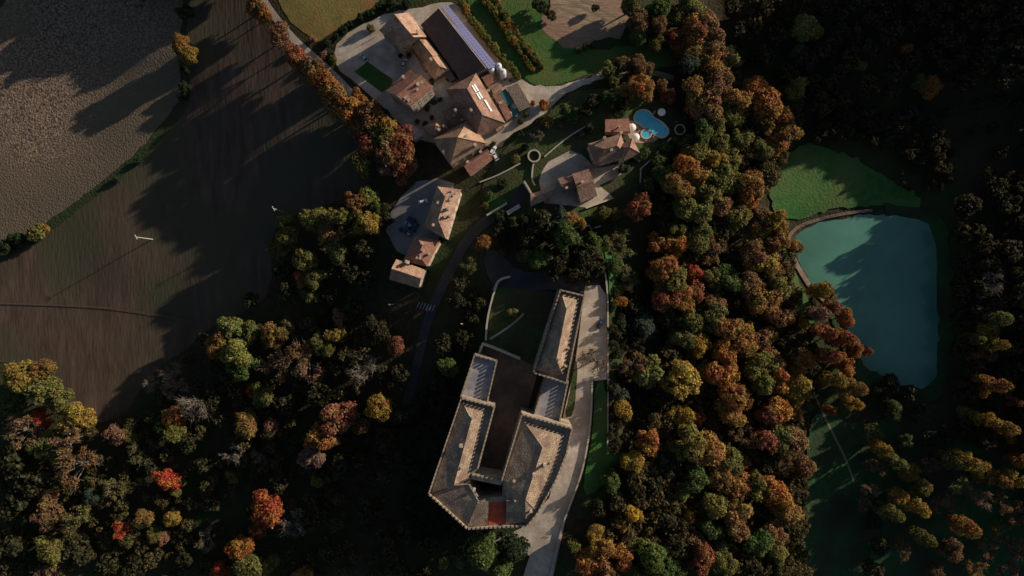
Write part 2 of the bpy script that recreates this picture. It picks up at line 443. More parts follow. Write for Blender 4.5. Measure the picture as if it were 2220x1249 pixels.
for k in range(6):
    c = G(907 + 6.5 * k, 661 + 1.5 * k)
    t = .35
    drape('crossing_stripe', [(c[0] - .28 + .6, c[1] + 1.3), (c[0] + .28 + .6, c[1] + 1.3), (c[0] + .28 - .6, c[1] - 1.3), (c[0] - .28 - .6, c[1] - 1.3)], mat('road_paint', (.22, .22, .22)))
drape('castle_forecourt', gpoly([(1045,540),(1085,545),(1120,590),(1200,588),(1300,600),(1300,640),(1215,630),(1185,628),(1100,640),(1062,620)], 1, .3, 20), M_ROADD)
drape('castle_garden', gpoly([(1078,622),(1210,634),(1165,800),(1130,778),(1050,742),(1056,690)], 0), M_GARD)
drape('garden_path', ribbon([(1062,735),(1090,718),(1120,696),(1135,680)], .8), M_GRAV)
drape('castle_court', gpoly([(1040,748),(1130,779),(1168,800),(1140,900),(1090,1040),(1020,1040),(1072,880),(1020,830)], 0), M_COURT)
drape('castle_road', gpoly([(1268,620),(1300,618),(1314,640),(1316,760),(1316,822),(1284,826),(1280,925),(1264,1020),(1228,1118),(1196,1262),(1130,1262),(1148,1205),(1100,1180),(1072,1172),(1130,1144),(1190,1080),(1215,1000),(1238,930),(1220,905),(1245,800),(1256,720)], 0), M_GRAV)
drape('castle_verge', gpoly([(1250,768),(1251,830),(1243,902),(1222,908),(1238,830)], 1, .2, 17), M_GARD)
drape('verge', gpoly([(1288,832),(1316,826),(1318,985),(1350,965),(1340,1010),(1300,1060),(1262,1075),(1272,1010),(1286,925)], 1, .3, 9), M_MEAD)
drape('bank_grass', gpoly([(1306,520),(1330,530),(1356,600),(1345,660),(1322,680),(1320,600)], 2, .4, 10), M_MEAD)
drape('garden_strip', gpoly([(1050,455),(1060,425),(1100,430),(1105,445),(1070,465)], 1, .3, 11), M_LAWN)
drape('meadow', gpoly([(1672,380),(1700,345),(1740,310),(1800,322),(1860,345),(1930,390),(1990,425),(2000,452),(1960,450),(1900,446),(1820,452),(1730,474),(1690,480),(1668,440)], 1, 1.0, 12), M_MEAD)
drape('pond_bank', ribbon([(1790,652),(1762,630),(1736,592),(1716,550),(1706,520),(1718,500),(1745,484),(1820,464),(1890,456)], (2.6, 1.2)), M_BANK)
drape('pond_margin', gpoly([(1890,440),(1990,446),(2046,470),(2062,560),(2064,800),(2046,866),(1985,876),(1930,860),(1870,835),(1840,800),(1820,740),(1800,690),(1780,655),(1850,720),(1950,700),(2000,560)], 1, .8, 13), M_MEADSHADE)
drape('shore_grass', gpoly([(1695,530),(1712,560),(1740,630),(1770,680),(1760,720),(1730,690),(1705,610)], 1, .5, 14), M_MEAD)
drape('shade_dark_meadow', gpoly([(1752,905),(1780,880),(1850,925),(1960,890),(2100,960),(2240,1000),(2260,1290),(1715,1290),(1738,1120)], 1, .8, 15), M_MEADSHADE)
drape('field_track', ribbon([(-20,657),(120,661),(240,667),(335,681),(430,700)], .55), mat('track_earth', (.085, .06, .046), (.11, .08, .06), .5))
drape('field_path', ribbon([(1762,850),(1785,900),(1805,940),(1835,1000),(1850,1045)], .9), M_PATH)

# pond water
def water_mat(name, c, rough=.12):
    m = mat(name, c, tuple(k * 1.4 for k in c), .035, rough=rough, spec=.3, bump=.015, bscale=1.5)
    return m
mb = MB(); n_ = len(POND)
mb.add([(p[0], p[1], ZW) for p in (POND if area(POND) > 0 else POND[::-1])], [tuple(range(n_))])
po = bpy.data.objects.new('pond_water', mb.mesh('pond_water', water_mat('pond_water', (.08, .20, .15)))); C.objects.link(po); tag(po, kind='structure')

# ------------------------------------------------------------------ generic buildings
def minz(poly):
    return min(terr(p[0], p[1]) for p in poly) - .4
def maxz(poly):
    return max(terr(p[0], p[1]) for p in poly)
def inset(poly, d):
    if area(poly) < 0: poly = poly[::-1]
    n = len(poly); r = []
    for i in range(n):
        a, b, c = Vector(poly[i - 1]), Vector(poly[i]), Vector(poly[(i + 1) % n])
        e1 = (b - a).normalized(); e2 = (c - b).normalized()
        n1 = Vector((-e1.y, e1.x)); n2 = Vector((-e2.y, e2.x))
        m = (n1 + n2); k = m.length_squared
        r.append(tuple(b + m * (2 * d / max(k, .4))))
    return r
def frame_mesh(w, h):
    b = MB(); t = .14
    b.box((0, -.03, h - t / 2), (w, .14, t)); b.box((0, -.05, t / 2), (w + .2, .2, t))
    b.box((-w / 2 + t / 2, -.03, h / 2), (t, .14, h - 2 * t)); b.box((w / 2 - t / 2, -.03, h / 2), (t, .14, h - 2 * t))
    return b.mesh('window', PLASTER)
WIN = frame_mesh(1.1, 1.6)
PANE = MB().box((0, 0, .8), (.8, .05, 1.3)).mesh('pane', GLASS)
DOORM = MB().box((0, 0, 1.1), (1.3, .16, 2.2)).mesh('door', WOODD)
HANDLE = MB().box((.45, -.13, 1.05), (.06, .1, .18)).mesh('handle', METAL)
CHIM = {}
def windows(parent, poly, z0, z1, edges=None, spacing=3.3, door=None, skipend=1.2, rows=None):
    if area(poly) < 0: poly = poly[::-1]
    n = len(poly)
    for i in range(n):
        a, b = Vector(poly[i]), Vector(poly[(i + 1) % n])
        if edges is not None and i not in edges: continue
        L = (b - a).length; k = int((L - 1.2) / spacing)
        if k < 1: continue
        t = (b - a) / L; rz = math.atan2(t.y, t.x)
        nr = rows or max(1, int((z1 - z0) / 3.1))
        for r in range(nr):
            zz = z1 - 2.3 - r * (z1 - z0 - .6) / nr
            for j in range(k):
                p = a + t * (L * (j + .5) / k)
                if door == i and r == nr - 1 and j == k // 2: continue
                w = place('window', WIN, parent, (p.x, p.y, zz), rz)
                q = place('pane', PANE, w, (p.x, p.y, zz))
                q.location = (0, -.01, 0); q.rotation_euler = (0, 0, 0)
        if door == i:
            p = a + t * (L * (k // 2 + .5) / k)
            zt = max(terr(p.x, p.y), z0)
            d = place('door', DOORM, parent, (p.x, p.y, zt), rz)
            h = place('handle', HANDLE, d, (p.x, p.y, zt)); h.location = (0, 0, 0); h.rotation_euler = (0, 0, 0)
def roof_solid(vs, faces, th=.28):
    """closed roof from its top faces"""
    b = MB(); n = len(vs)
    edges = {}
    for f in faces:
        for i in range(len(f)):
            e = (f[i], f[(i + 1) % len(f)])
            edges[e] = 1
    rim = [e for e in edges if (e[1], e[0]) not in edges]
    allv = [tuple(v) for v in vs] + [(v[0], v[1], v[2] - th) for v in vs]
    fs = [tuple(f) for f in faces] + [tuple(i + n for i in f[::-1]) for f in faces] + [(e[1], e[0], e[0] + n, e[1] + n) for e in rim]
    return b.add(allv, fs)
def chimney(roof, px, py, z, w=.9, h=1.8, rz=0.0):
    x, y = W(px, py, z)
    b = MB().box((x, y, z + h / 2 - 1.2), (w, w * .8, h + 1.2), rz).box((x, y, z + h / 2 - .6 + h / 2 + .1), (w + .3, w * .8 + .3, .18), rz).box((x, y, z + h + .1), (w * .6, w * .5, .5), rz)
    return part('chimney', b, PLASTER, roof)
def house(name, label, cpx, eave, rise, i0=0, i1=0, rt=.5, roofm=None, wallm=None, win='all', chims=(), door=0, group=None, wall_in=.45, spacing=3.3, rows=None, ridge_caps=True):
    """cpx: four eave corners a,b,c,d in photo pixels; the ridge runs from between a and d to between b and c."""
    roofm = roofm or TILE_BROWN; wallm = wallm or PLASTER
    q = [W(a, b, eave) for a, b in cpx]
    sgn = area(q)
    A, B, Cc, D = [Vector(p) for p in q]
    m0 = A.lerp(D, rt); m1 = B.lerp(Cc, rt)
    t = (m1 - m0).normalized()
    r0 = m0 + t * i0; r1 = m1 - t * i1
    vs = [(*A, eave), (*B, eave), (*Cc, eave), (*D, eave), (*r0, eave + rise), (*r1, eave + rise)]
    if (r1 - r0).dot(t) < .05:
        r = (r0 + r1) / 2
        vs = vs[:4] + [(*r, eave + rise)]
        fs = [(0, 1, 4), (1, 2, 4), (2, 3, 4), (3, 0, 4)]
    else:
        fs = [(0, 1, 5, 4), (2, 3, 4, 5)]
        if i0 > 0: fs.append((3, 0, 4))
        if i1 > 0: fs.append((1, 2, 5))
    if sgn < 0: fs = [f[::-1] for f in fs]
    foot = inset(q, wall_in)
    z0 = minz(foot); g = maxz(foot)
    c = sum((Vector(p) for p in q), Vector((0, 0))) / 4
    R = root(name, (c.x, c.y, terr(c.x, c.y)), label, 'building', group)
    wm = MB().prism(foot, z0, eave - .12)
    for (ii, p, s, rr) in ((i0, A, D, r0), (i1, B, Cc, r1)):
        if ii == 0 and len(vs) == 6:        # gable triangles
            tt = t * (.5 if p is A else -.5)
            a2, d2, r2 = p + tt + (s - p).normalized() * .4, s + tt - (s - p).normalized() * .4, rr + tt
            u = t * (.3 if p is A else -.3)
            vv = [(*a2, eave - .2), (*d2, eave - .2), (*r2, eave + rise - .42), (*(a2 + u), eave - .2), (*(d2 + u), eave - .2), (*(r2 + u), eave + rise - .42)]
            wm.add(vv, [(0, 1, 2), (5, 4, 3), (0, 2, 5, 3), (2, 1, 4, 5), (1, 0, 3, 4)])
    part('wall', wm, wallm, R)
    ro = part('roof', roof_solid(vs, fs), roofm, R)
    if ridge_caps:
        capm = MB()
        if len(vs) == 6:
            capm.tube([vs[4], vs[5]], .16, 5)
            hips = ([(0, 4), (3, 4)] if i0 > 0 else []) + ([(1, 5), (2, 5)] if i1 > 0 else [])
        else:
            hips = [(0, 4), (1, 4), (2, 4), (3, 4)]
        for a, b in hips: capm.tube([vs[a], vs[b]], .14, 5)
        part('ridge_tiles', capm, PLASTER if name == 'barn' else roofm, ro)
    if win:
        ft = foot if area(foot) > 0 else foot[::-1]
        windows(R, ft, g + .2, eave, None if win == 'all' else win, spacing, door, rows=rows)
    for ch in chims:
        chimney(ro, ch[0], ch[1], eave + rise * ch[2], *(ch[3:] if len(ch) > 3 else ()), rz=math.atan2(t.y, t.x))
    return R, ro, vs

# ------------------------------------------------------------------ the upper hamlet
barn, barn_roof, bv = house('barn', 'long barn with solar panels along its right roof slope', [(973,13),(1080,145),(1000,176),(912,54)], 5.5, 3.6, 0, 0, .32, roofm=tile_mat('dark_barn_sheeting', (.115, .078, .068), (.15, .105, .09), (.12, .08, .072)), wallm=STONE, win=[0, 2], spacing=6, rows=1)
# solar panels on the right slope: A-B eave, ridge 4-5
A_, B_, r0_, r1_ = Vector(bv[0]), Vector(bv[1]), Vector(bv[4]), Vector(bv[5])
M_SOLAR = mat('solar_cells', (.085, .10, .23), (.11, .13, .29), 3.0, rough=.45, spec=.4)
nr, ncol = 23, 3
tL = (B_ - A_); tS = ((r0_ - A_) + (r1_ - B_)) / 2
nrm = tL.cross(tS).normalized()
if nrm.z < 0: nrm = -nrm
pl, pw = tL.length / nr * .88, tS.length / (ncol + .35) * .90
xx, yy = tL.normalized(), None
yy = nrm.cross(xx).normalized()
if yy.dot(tS) < 0: yy = -yy; 
pm = MB()
pm.add([(-pl/2, -pw/2, 0), (pl/2, -pw/2, 0), (pl/2, pw/2, 0), (-pl/2, pw/2, 0), (-pl/2, -pw/2, .06), (pl/2, -pw/2, .06), (pl/2, pw/2, .06), (-pl/2, pw/2, .06)], [(3,2,1,0),(4,5,6,7),(0,1,5,4),(1,2,6,5),(2,3,7,6),(3,0,4,7)])
PANEL = pm.mesh('solar_panel', M_SOLAR)
rotm = Matrix((xx, yy, xx.cross(yy))).transposed()
for i in range(nr):
    for j in range(ncol):
        p = A_ + tL * ((i + .5) / nr) + tS * ((j + .62) / (ncol + .35)) + nrm * .1
        o = place('solar_panel', PANEL, barn, p)
        o.rotation_euler = rotm.to_euler()
# lean-to along the barn's left side
house('lean_to_shed', 'low grey lean-to shed along the left side of the solar-panel barn', [(909,55),(990,172),(976,178),(900,64)], 3.0, .8, 0, 0, .1, roofm=mat('fibre_cement', (.10, .10, .105), (.14, .14, .145), .8), wallm=STONE, win=None, ridge_caps=False)

house('farmhouse', 'farmhouse with dark left roof slope beside the gravel yard, top left of the barn', [(887,27),(925,80),(868,109),(822,66)], 8.0, 5.6, 0, 0, .42, roofm=TILE_PINK, wallm=STONE, chims=[(905,70,.8)], door=2)
house('cottage_range', 'narrow row of cottages below the farmhouse, parallel to the barn', [(926,86),(953,120),(921,139),(893,103)], 5.5, 3.6, 0, 0, .42, roofm=TILE_TAN, wallm=STONE, chims=[(917,92,.9)], door=2)
house('cottage_range', 'hipped end cottage between the big red-roofed house and the barn', [(953,119),(976,152),(941,171),(917,139)], 5.0, 3.6, 0, 2.5, .42, roofm=TILE_TAN, wallm=STONE, chims=[(935,130,.9)], door=2)
house('manor_house', 'four-storey house with red roof and rows of windows on its right front', [(889,230),(940,188),(888,151),(836,196)], 14.0, 3.4, 0, 0, .5, roofm=TILE_RED, wallm=PLASTER, spacing=2.6, rows=4, chims=[(880,213,.35,1.0,1.6),(907,184,.55,1.1,1.8),(915,180,.45,.9,1.4),(905,195,.4,.7,1.0),(886,218,.3,.8,1.3),(875,168,.6)], door=0)
wr, wroof, wv = house('winery', 'hip-roofed winery with white skylight strips below the barn', [(966,194),(1030,302),(1096,267),(1032,158)], 8.0, 6.0, 6.0, 6.0, .5, roofm=TILE_BROWN, wallm=STONE, chims=[(1022,240,.7),(988,240,.5)], door=2)
# skylights on the winery's right slope (face d-c-ridge)
D_, C_, q0, q1 = Vector(wv[3]), Vector(wv[2]), Vector(wv[4]), Vector(wv[5])
tl = (C_ - D_).normalized(); eav = D_.lerp(C_, .5); rdg = (q0 + q1) / 2
ts = (rdg - eav); ts = (ts - tl * ts.dot(tl)); SLW = ts.length; ts.normalize()
nn = tl.cross(ts); nn = nn if nn.z > 0 else -nn
M_SKY = mat('white_polycarbonate', (.74, .74, .73), (.66, .67, .67), 2.0, rough=.4)
def skylight(along, up, ln, wd_):
    c0 = D_ + tl * along + ts * up + nn * .12
    m = MB(); hx, hy = tl * ln / 2, ts * wd_ / 2
    base = [c0 - hx - hy, c0 + hx - hy, c0 + hx + hy, c0 - hx + hy]
    m.add(base + [p + nn * .16 for p in base], [(3,2,1,0),(4,5,6,7),(0,1,5,4),(1,2,6,5),(2,3,7,6),(3,0,4,7)])
    s = part('skylight', m, M_SKY, wr)
    f = MB().tube([base[0] + nn * .14, base[1] + nn * .14], .07, 4).tube([base[2] + nn * .14, base[3] + nn * .14], .07, 4)
    part('frame', f, METAL, s)
for al, up_, ln in ((6.6, 6.0, 3.2), (10.2, 6.0, 3.0), (6.4, 4.6, 3.2), (10.0, 4.6, 3.0)): skylight(al, up_, ln, 1.0)
skylight(15.2, 3.9, 5.6, 1.15)
# dormer wing on the winery's shaded side
house('small_dormer_wing', 'small purple-brown roofed wing on the lower side of the winery', [(1018,243),(1048,225),(1056,252),(1028,262)], 9.5, 2.0, 0, 1.5, .5, roofm=TILE_RED, wallm=STONE, win=None, chims=[(1028,246,.5)])
house('pyramid_roof_house', 'largest pyramid-roofed house in the lower part of the hamlet', [(1015,260),(1055,311),(977,359),(937,302)], 8.5, 8.2, 30, 30, .5, roofm=TILE_TAN, wallm=STONE, chims=[(1011,297,.55),(962,330,.4),(1030,315,.35)], door=2)
house('pyramid_roof_house', 'smaller pyramid-roofed house left of the largest pyramid roof', [(954,254),(974,281),(946,299),(912,278)], 6.5, 4.6, 30, 30, .5, roofm=TILE_TAN, wallm=STONE, chims=[(952,282,.6),(962,275,.4)], door=1)
house('red_roof_house', 'red-roofed house below the largest pyramid roof', [(1002,355),(1057,322),(1068,345),(1019,381)], 5.0, 1.6, 0, 0, .25, roofm=TILE_RED, wallm=PLASTER, chims=[(1014,352,.9),(1042,330,.8)], door=2)
house('courtyard_shed', 'small orange-tiled shed beside the white tanks', [(1058,188),(1078,179),(1091,189),(1071,205)], 5.0, 1.5, 0, 0, .5, roofm=TILE_PINK, wallm=STONE, win=None)
house('store_shed', 'flat brown-roofed store shed along the gravel road below the white tanks', [(1097,190),(1122,180),(1152,230),(1126,242)], 4.5, .5, 0, 0, .3, roofm=tile_mat('felt_brown', (.20, .15, .11), (.26, .20, .15), (.18, .14, .11)), wallm=STONE, win=None, ridge_caps=False)
house('store_shed', 'dark-roofed shed between the orange-tiled shed and the grey tank', [(1079,204),(1096,192),(1114,222),(1096,232)], 4.0, .4, 0, 0, .5, roofm=TEAL, wallm=STONE, win=None, ridge_caps=False)
house('tan_roof_cottage', 'small tan-roofed cottage at the bend of the gravel road', [(1068,258),(1084,250),(1095,272),(1076,286)], 6.0, 2.0, 0, 0, .6, roofm=TILE_PINK, wallm=STONE, win=[0, 1], door=0)
house('gatehouse', 'pale flat-roofed gatehouse between the tree row and the hamlet', [(868,276),(890,266),(918,292),(896,306)], 4.0, .5, 0, 0, .5, roofm=mat('pale_felt', (.46, .38, .33), (.54, .46, .40), .8), wallm=PLASTER, win=None, door=None, ridge_caps=False)

house('wine_cellar', 'dark roofed range between the winery and the two pyramid roofs', [(957,243),(990,226),(1024,258),(990,284)], 5.5, 2.0, 0, 0, .5, roofm=TILE_RED, wallm=STONE, win=None, chims=[(985,252,.6),(1002,262,.5)])
house('winery_annex', 'narrow brown-roofed annex along the right side of the winery', [(1066,203),(1078,197),(1112,252),(1098,262)], 5.0, 1.6, 0, 0, .5, roofm=TILE_RED, wallm=STONE, win=None, chims=[(1085,225,.6)])
house('winery_annex', 'small red-roofed annex between the winery and the white tanks', [(1042,166),(1060,158),(1074,176),(1056,188)], 5.0, 1.4, 0, 0, .5, roofm=TILE_RED, wallm=STONE, win=None)
house('lean_to_porch', 'low brown porch roof against the manor side of the cottages', [(893,108),(905,102),(932,148),(920,156)], 3.5, 1.0, 0, 0, .8, roofm=TILE_BROWN, wallm=STONE, win=None, ridge_caps=False)

# tanks
def tank(px, py, r, h, label, m=None, name='storage_tank', group=None):
    x, y, z = G(px, py, h)
    z = terr(x, y)
    R = root(name, (x, y, z), label, 'tank', group)
    prof = [(r, .6), (r, h - r * .35)] + [(r * math.cos(a), h - r * .35 + r * .35 * math.sin(a)) for a in (.4, .8, 1.2, 1.5)]
    part('body', MB().lathe([(r * .8, .45)] + prof, (x, y, z), 20), m or WHITE, R, smooth=True)
    for k in range(4):
        a = math.pi / 4 + k * math.pi / 2
        part('leg', MB().tube([(x + r * .75 * math.cos(a), y + r * .75 * math.sin(a), z - .3), (x + r * .75 * math.cos(a), y + r * .75 * math.sin(a), z + .7)], .09, 6), METAL, R)
    part('hatch', MB().lathe([(r * .3, h - .1), (r * .3, h + .12), (r * .22, h + .18)], (x, y, z), 12), METAL, R)
    part('ladder', MB().tube([(x - r - .1, y - .2, z), (x - r - .1, y - .2, z + h)], .04, 4).tube([(x - r - .1, y + .2, z), (x - r - .1, y + .2, z + h)], .04, 4), METAL, R)
tank(1065,148,1.35,7.0,'leftmost of the three white tanks at the end of the barn', group='white tanks')
tank(1081,142,1.3,7.0,'topmost of the three white tanks at the end of the barn', group='white tanks')
tank(1090,155,1.45,7.0,'rightmost of the three white tanks at the end of the barn', group='white tanks')
tank(1102,247,1.5,5.0,'light grey round tank beside the teal container', mat('grey_enamel', (.42, .43, .43), (.36, .37, .37), 2))
x, y, z = G(1118, 236, 3)
R = root('shipping_container', (x, y, z), 'teal container with a pale top beside the light grey tank', 'container')
part('body', MB().box((x, y, z + 1.4), (3.2, 5.6, 2.9), -.45), TEAL, R)
part('lid', MB().box((x - .5, y + 1.4, z + 2.95), (2.6, 2.2, .2), -.45), mat('pale_teal', (.40, .52, .52)), R)
for k in (-1, 1): part('door', MB().box((x + math.sin(-.45) * 2.84 * -1 * -1 + k * .7 * math.cos(-.45), y - 2.84 * math.cos(.45) + k * .7 * math.sin(-.45), z + 1.4), (1.3, .08, 2.5), -.45), TEAL, R)

# ------------------------------------------------------------------ villa
house('pool_house', 'flat pink-tiled pool house left of the swimming pool', [(1312,259),(1363,257),(1366,289),(1312,290)], 5.5, .6, 0, 0, .9, roofm=TILE_RED, wallm=PLASTER, win=[0], door=0, ridge_caps=False, chims=[(1342,276,.5,.5,1.6),(1346,288,.1,.9,1.4)])
house('villa', 'hip-roofed villa above the paved terrace, beside the pool house', [(1292,358),(1362,338),(1346,290),(1274,312)], 9.5, 3.6, 5.0, 4.0, .5, roofm=TILE_BROWN, wallm=PLASTER, spacing=2.8, rows=3, chims=[(1325,326,.6,.9,1.5),(1310,300,.6)], door=0)
house('villa_pavilion', 'pyramid-roofed pavilion at the right end of the villa, nearest the pool', [(1371,299),(1387,331),(1350,350),(1338,318)], 10.0, 4.2, 30, 30, .5, roofm=TILE_BROWN, wallm=PLASTER, spacing=2.8, rows=3, door=1)
house('villa_wing', 'square brown-roofed house below the villa terrace', [(1240,377),(1277,366),(1295,425),(1259,440)], 9.0, 2.4, 0, 0, .5, roofm=TILE_BROWN, wallm=STONE, door=3, chims=[(1262,395,.8)])
house('villa_wing', 'low wing attached to the left of the square brown-roofed house', [(1209,387),(1247,375),(1256,403),(1222,417)], 7.5, 1.8, 0, 0, .5, roofm=TILE_BROWN, wallm=STONE, door=2, chims=[(1228,408,.5)])
house('villa_annex', 'low pink-roofed annex beside the white battlemented wall', [(1150,421),(1204,402),(1193,429),(1150,449)], 4.5, 1.2, 0, 0, .35, roofm=TILE_PINK, wallm=STONE, door=2)

house('villa_link', 'low brown link roof joining the villa to the square brown-roofed house below', [(1268,362),(1290,354),(1298,376),(1276,384)], 5.5, 1.2, 0, 0, .5, roofm=TILE_BROWN, wallm=PLASTER, win=None)
# ------------------------------------------------------------------ roadside houses by the car park
house('long_house', 'long house with pale right roof slope beside the car park', [(1000,411),(967,519),(919,491),(948,404)], 10.5, 3.2, 4.5, 5.5, .5, roofm=TILE_PINK, wallm=PLASTER, spacing=3.0, rows=3, chims=[(980,414,.4,.7,1.2),(983,424,.4,.7,1.2),(976,433,.5,.9,1.4),(972,452,.7,1.1,1.6),(976,468,.4,.8,1.5),(965,470,.6),(950,440,.4),(940,488,.4),(988,420,.3,.6,1.0)], door=2)
house('terraced_house', 'middle house of the row below the car park, with red-brown left slope', [(955,522),(926,578),(873,566),(900,512)], 8.5, 2.8, 3.5, 4.5, .52, roofm=TILE_RED, wallm=PLASTER, rows=2, chims=[(912,560,.6),(918,543,.8),(930,550,.5,.8,1.4),(915,527,.8),(905,560,.4)], door=2)
house('gable_house', 'house with one dark slope at the lower end of the roadside row', [(859,562),(921,585),(908,625),(844,606)], 10.0, 3.2, 0, 0, .47, roofm=TILE_TAN, wallm=STONE, rows=3, chims=[(883,568,.6,1.4,1.6)], door=2)

# ------------------------------------------------------------------ castle
castle = root('castle', (*W(1090, 930, 3), 3.0), 'battlemented castle with wings around a long courtyard beside the gravel road', 'castle')
MER = MB().box((0, 0, .45), (.95, .5, .9)).box((0, 0, .95), (1.05, .6, .1)).mesh('merlon', STONE)
def battlement(poly, z, edges, thick=.55, h=1.15, spacing=1.75, side=1):
    """parapet along edges of poly (world, CCW), outer face on the line"""
    n = len(poly)
    for i in edges:
        a, b = Vector(poly[i]), Vector(poly[(i + 1) % n])
        L = (b - a).length; t = (b - a) / L; nin = Vector((-t.y, t.x))
        c = (a + b) / 2 + nin * (thick / 2 - .12)
        rz = math.atan2(t.y, t.x)
        pp = part('parapet', MB().box((c.x, c.y, z + h / 2 - .2), (L - .02, thick, h + .4), rz).box((c.x, c.y, z + .05), (L + .1, thick + .3, .16), rz), STONE, castle)
        k = max(1, int(L / spacing))
        for j in range(k):
            p = a + t * (L * (j + .5) / k) + nin * (thick / 2 - .12)
            place('merlon', MER, pp, (p.x, p.y, z + h), rz)
def wing(px, zf, edges, zref=None, roof=None, roofm=None, win=(), zb=None):
    zref = zref or zf + 1.0
    poly = [W(a, b, zref) for a, b in px]
    if area(poly) < 0:
        raise ValueError('wing must be counterclockwise')
    part('wall', MB().prism(poly, zb if zb is not None else minz(poly), zf), STONE, castle)
    battlement(poly, zf, edges)
    windows(castle, poly, 4.0, zf - 1, win, 4.2, None)
    return poly
def rwing(vpx, faces, m=None, caps=()):
    vs = [(*W(a, b, z), z) for a, b, z in vpx]
    fs = []
    for f in faces:
        p = [vs[i] for i in f]
        fs.append(f if area(p) > 0 else f[::-1])
    tri = []
    for f in fs:
        tri += [f] if len(f) == 3 else ([(f[0], f[1], f[2]), (f[0], f[2], f[3])] if len(f) == 4 else [(f[0], f[i], f[i + 1]) for i in range(1, len(f) - 1)])
    ro = part('roof', roof_solid(vs, tri, .3), m or TILE_GREY, castle)
    cm = MB()
    for a, b in caps: cm.tube([vs[a], vs[b]], .18, 5)
    part('ridge_tiles', cm, m or TILE_GREY, ro)
    return ro
# north wing (CCW in world = counterclockwise in the picture)
ZN = 15.0
nw = wing([(1214,628),(1156,808),(1228,831),(1267,641)], ZN, [0, 1, 2, 3], win=[0, 2])
rn = rwing([(1217,635,ZN+.5),(1257,645,ZN+.5),(1221,815,ZN+.5),(1160,803,ZN+.5),(1228,670,ZN+4.6),(1206,780,ZN+4.6)], [(0,1,4),(1,2,5,4),(2,3,5),(3,0,4,5)], caps=[(0,4),(1,4),(4,5),(2,5),(3,5)])
chimney(rn, 1212, 779, ZN + 3.6, 1.0, 1.6); chimney(rn, 1226, 793, ZN + 1.2, .8, 1.6); chimney(rn, 1232, 755, ZN + 1.4, .6, 1.4)
# right terrace between north and east wings
ZT = 11.0
te = wing([(1183,816),(1156,905),(1213,917),(1232,826)], ZT, [0, 2])
tt = inset(te, .6); part('terrace_floor', MB().prism(tt, ZT - .1, ZT + .08), FLAT, castle)
# left terrace
tw = wing([(1029,768),(998,862),(1056,876),(1078,782)], ZT, [0, 2, 3])
tt = inset(tw, .6); part('terrace_floor', MB().prism(tt, ZT - .1, ZT + .08), FLAT, castle)
# west wing
ZWG = 16.0
ww = wing([(1000,862),(929,1070),(1021,1034),(1036,1017),(1073,880)], ZWG, [0, 3, 4], win=[0, 3])
rw_ = rwing([(1001,870,ZWG+.5),(1053,887,ZWG+.5),(1017,1034,ZWG+.5),(936,1069,ZWG+.5),(1022,910,ZWG+2.8),(984,1051,ZWG+2.8)], [(0,1,4),(1,2,5,4),(2,3,5),(3,0,4,5)], m=TILE_GREY, caps=[(0,4),(1,4),(4,5),(2,5),(3,5)])
chimney(rw_, 1000, 965, ZWG + 2.8, 1.2, 2.2); chimney(rw_, 1025, 905, ZWG + 2.5, .8, 1.2); chimney(rw_, 1001, 1013, ZWG + 2.2, .8, 1.2)
# south block with inner light well
sb = wing([(929,1070),(1013,1146),(1144,1139),(1135,1030),(1089,1042),(1089,1078),(1040,1085),(1018,1050),(1021,1034)], ZWG - .5, [0, 1], zref=ZWG + .5, win=[0, 1])
part('gallery', MB().prism([W(a, b, ZWG) for a, b in [(1020,1028),(1018,1040),(1086,1054),(1090,1040)]], 3, ZWG - 1), PLASTER, castle)
battlement([W(a, b, ZWG) for a, b in [(1022,1027),(1090,1040),(1090,1048),(1020,1036)]][::-1], ZWG - 1, [2])
E0, E1 = ZWG, ZWG + 2.8
rs = rwing([(935,1073,E0),(1015,1141,E0),(1057,1139,E0),(1060,1088,E1-.4),(1037,1086,E1),(1016,1050,E1),(985,1052,E1+.4)], [(0,1,4,5),(0,5,6),(1,2,3,4)], m=TILE_GREY, caps=[(4,5),(5,6),(1,4)])
rs2 = rwing([(1097,1137,E0),(1140,1133,E0),(1162,1109,E0),(1139,1083,E1),(1098,1086,E1-.4)], [(0,1,3,4),(1,2,3)], m=TILE_GREY, caps=[(3,4),(1,3)])
chimney(rs, 1028, 1062, E1 - .5, .9, 1.6); chimney(rs2, 1117, 1084, E1 - .6, 1.0, 1.4)
part('red_terrace', MB().prism([W(a, b, ZWG) for a, b in [(1061,1090),(1059,1139),(1095,1137),(1097,1088)]], ZWG - .6, ZWG - .35), mat('red_floor', (.46, .075, .035), (.62, .12, .05), 1.0, col3=(.36, .08, .045), scale3=.4), castle)
# east wing
ZE = 17.0
ew = wing([(1131,897),(1087,1042),(1098,1080),(1144,1139),(1166,1112),(1206,1040),(1228,985),(1241,928)], ZE, [0, 3, 4, 5, 6, 7], win=[0, 4, 5, 6])
re_ = rwing([(1136,914,ZE+.5),(1223,942,ZE+.5),(1206,1004,ZE+.5),(1163,1107,ZE+.5),(1140,1128,ZE+.5),(1098,1086,ZE+.5),(1092,1040,ZE+.5),(1176,970,ZE+3.6),(1139,1083,ZE+3.6)], [(0,1,7),(1,2,7),(2,3,8,7),(3,4,8),(4,5,8),(5,6,8),(6,0,7,8)], m=TILE_GREY, caps=[(0,7),(1,7),(7,8),(3,8),(4,8)])
chimney(re_, 1158, 1028, ZE + 4.4, 1.2, 2.2); chimney(re_, 1181, 1007, ZE + 3.2, 1.1, 2.0); chimney(re_, 1194, 1003, ZE + 1.8, .8, 1.2); chimney(re_, 1115, 1042, ZE + 1.8, 1.0, 2.0); chimney(re_, 1151, 1108, ZE + 2, .8, 1.2)

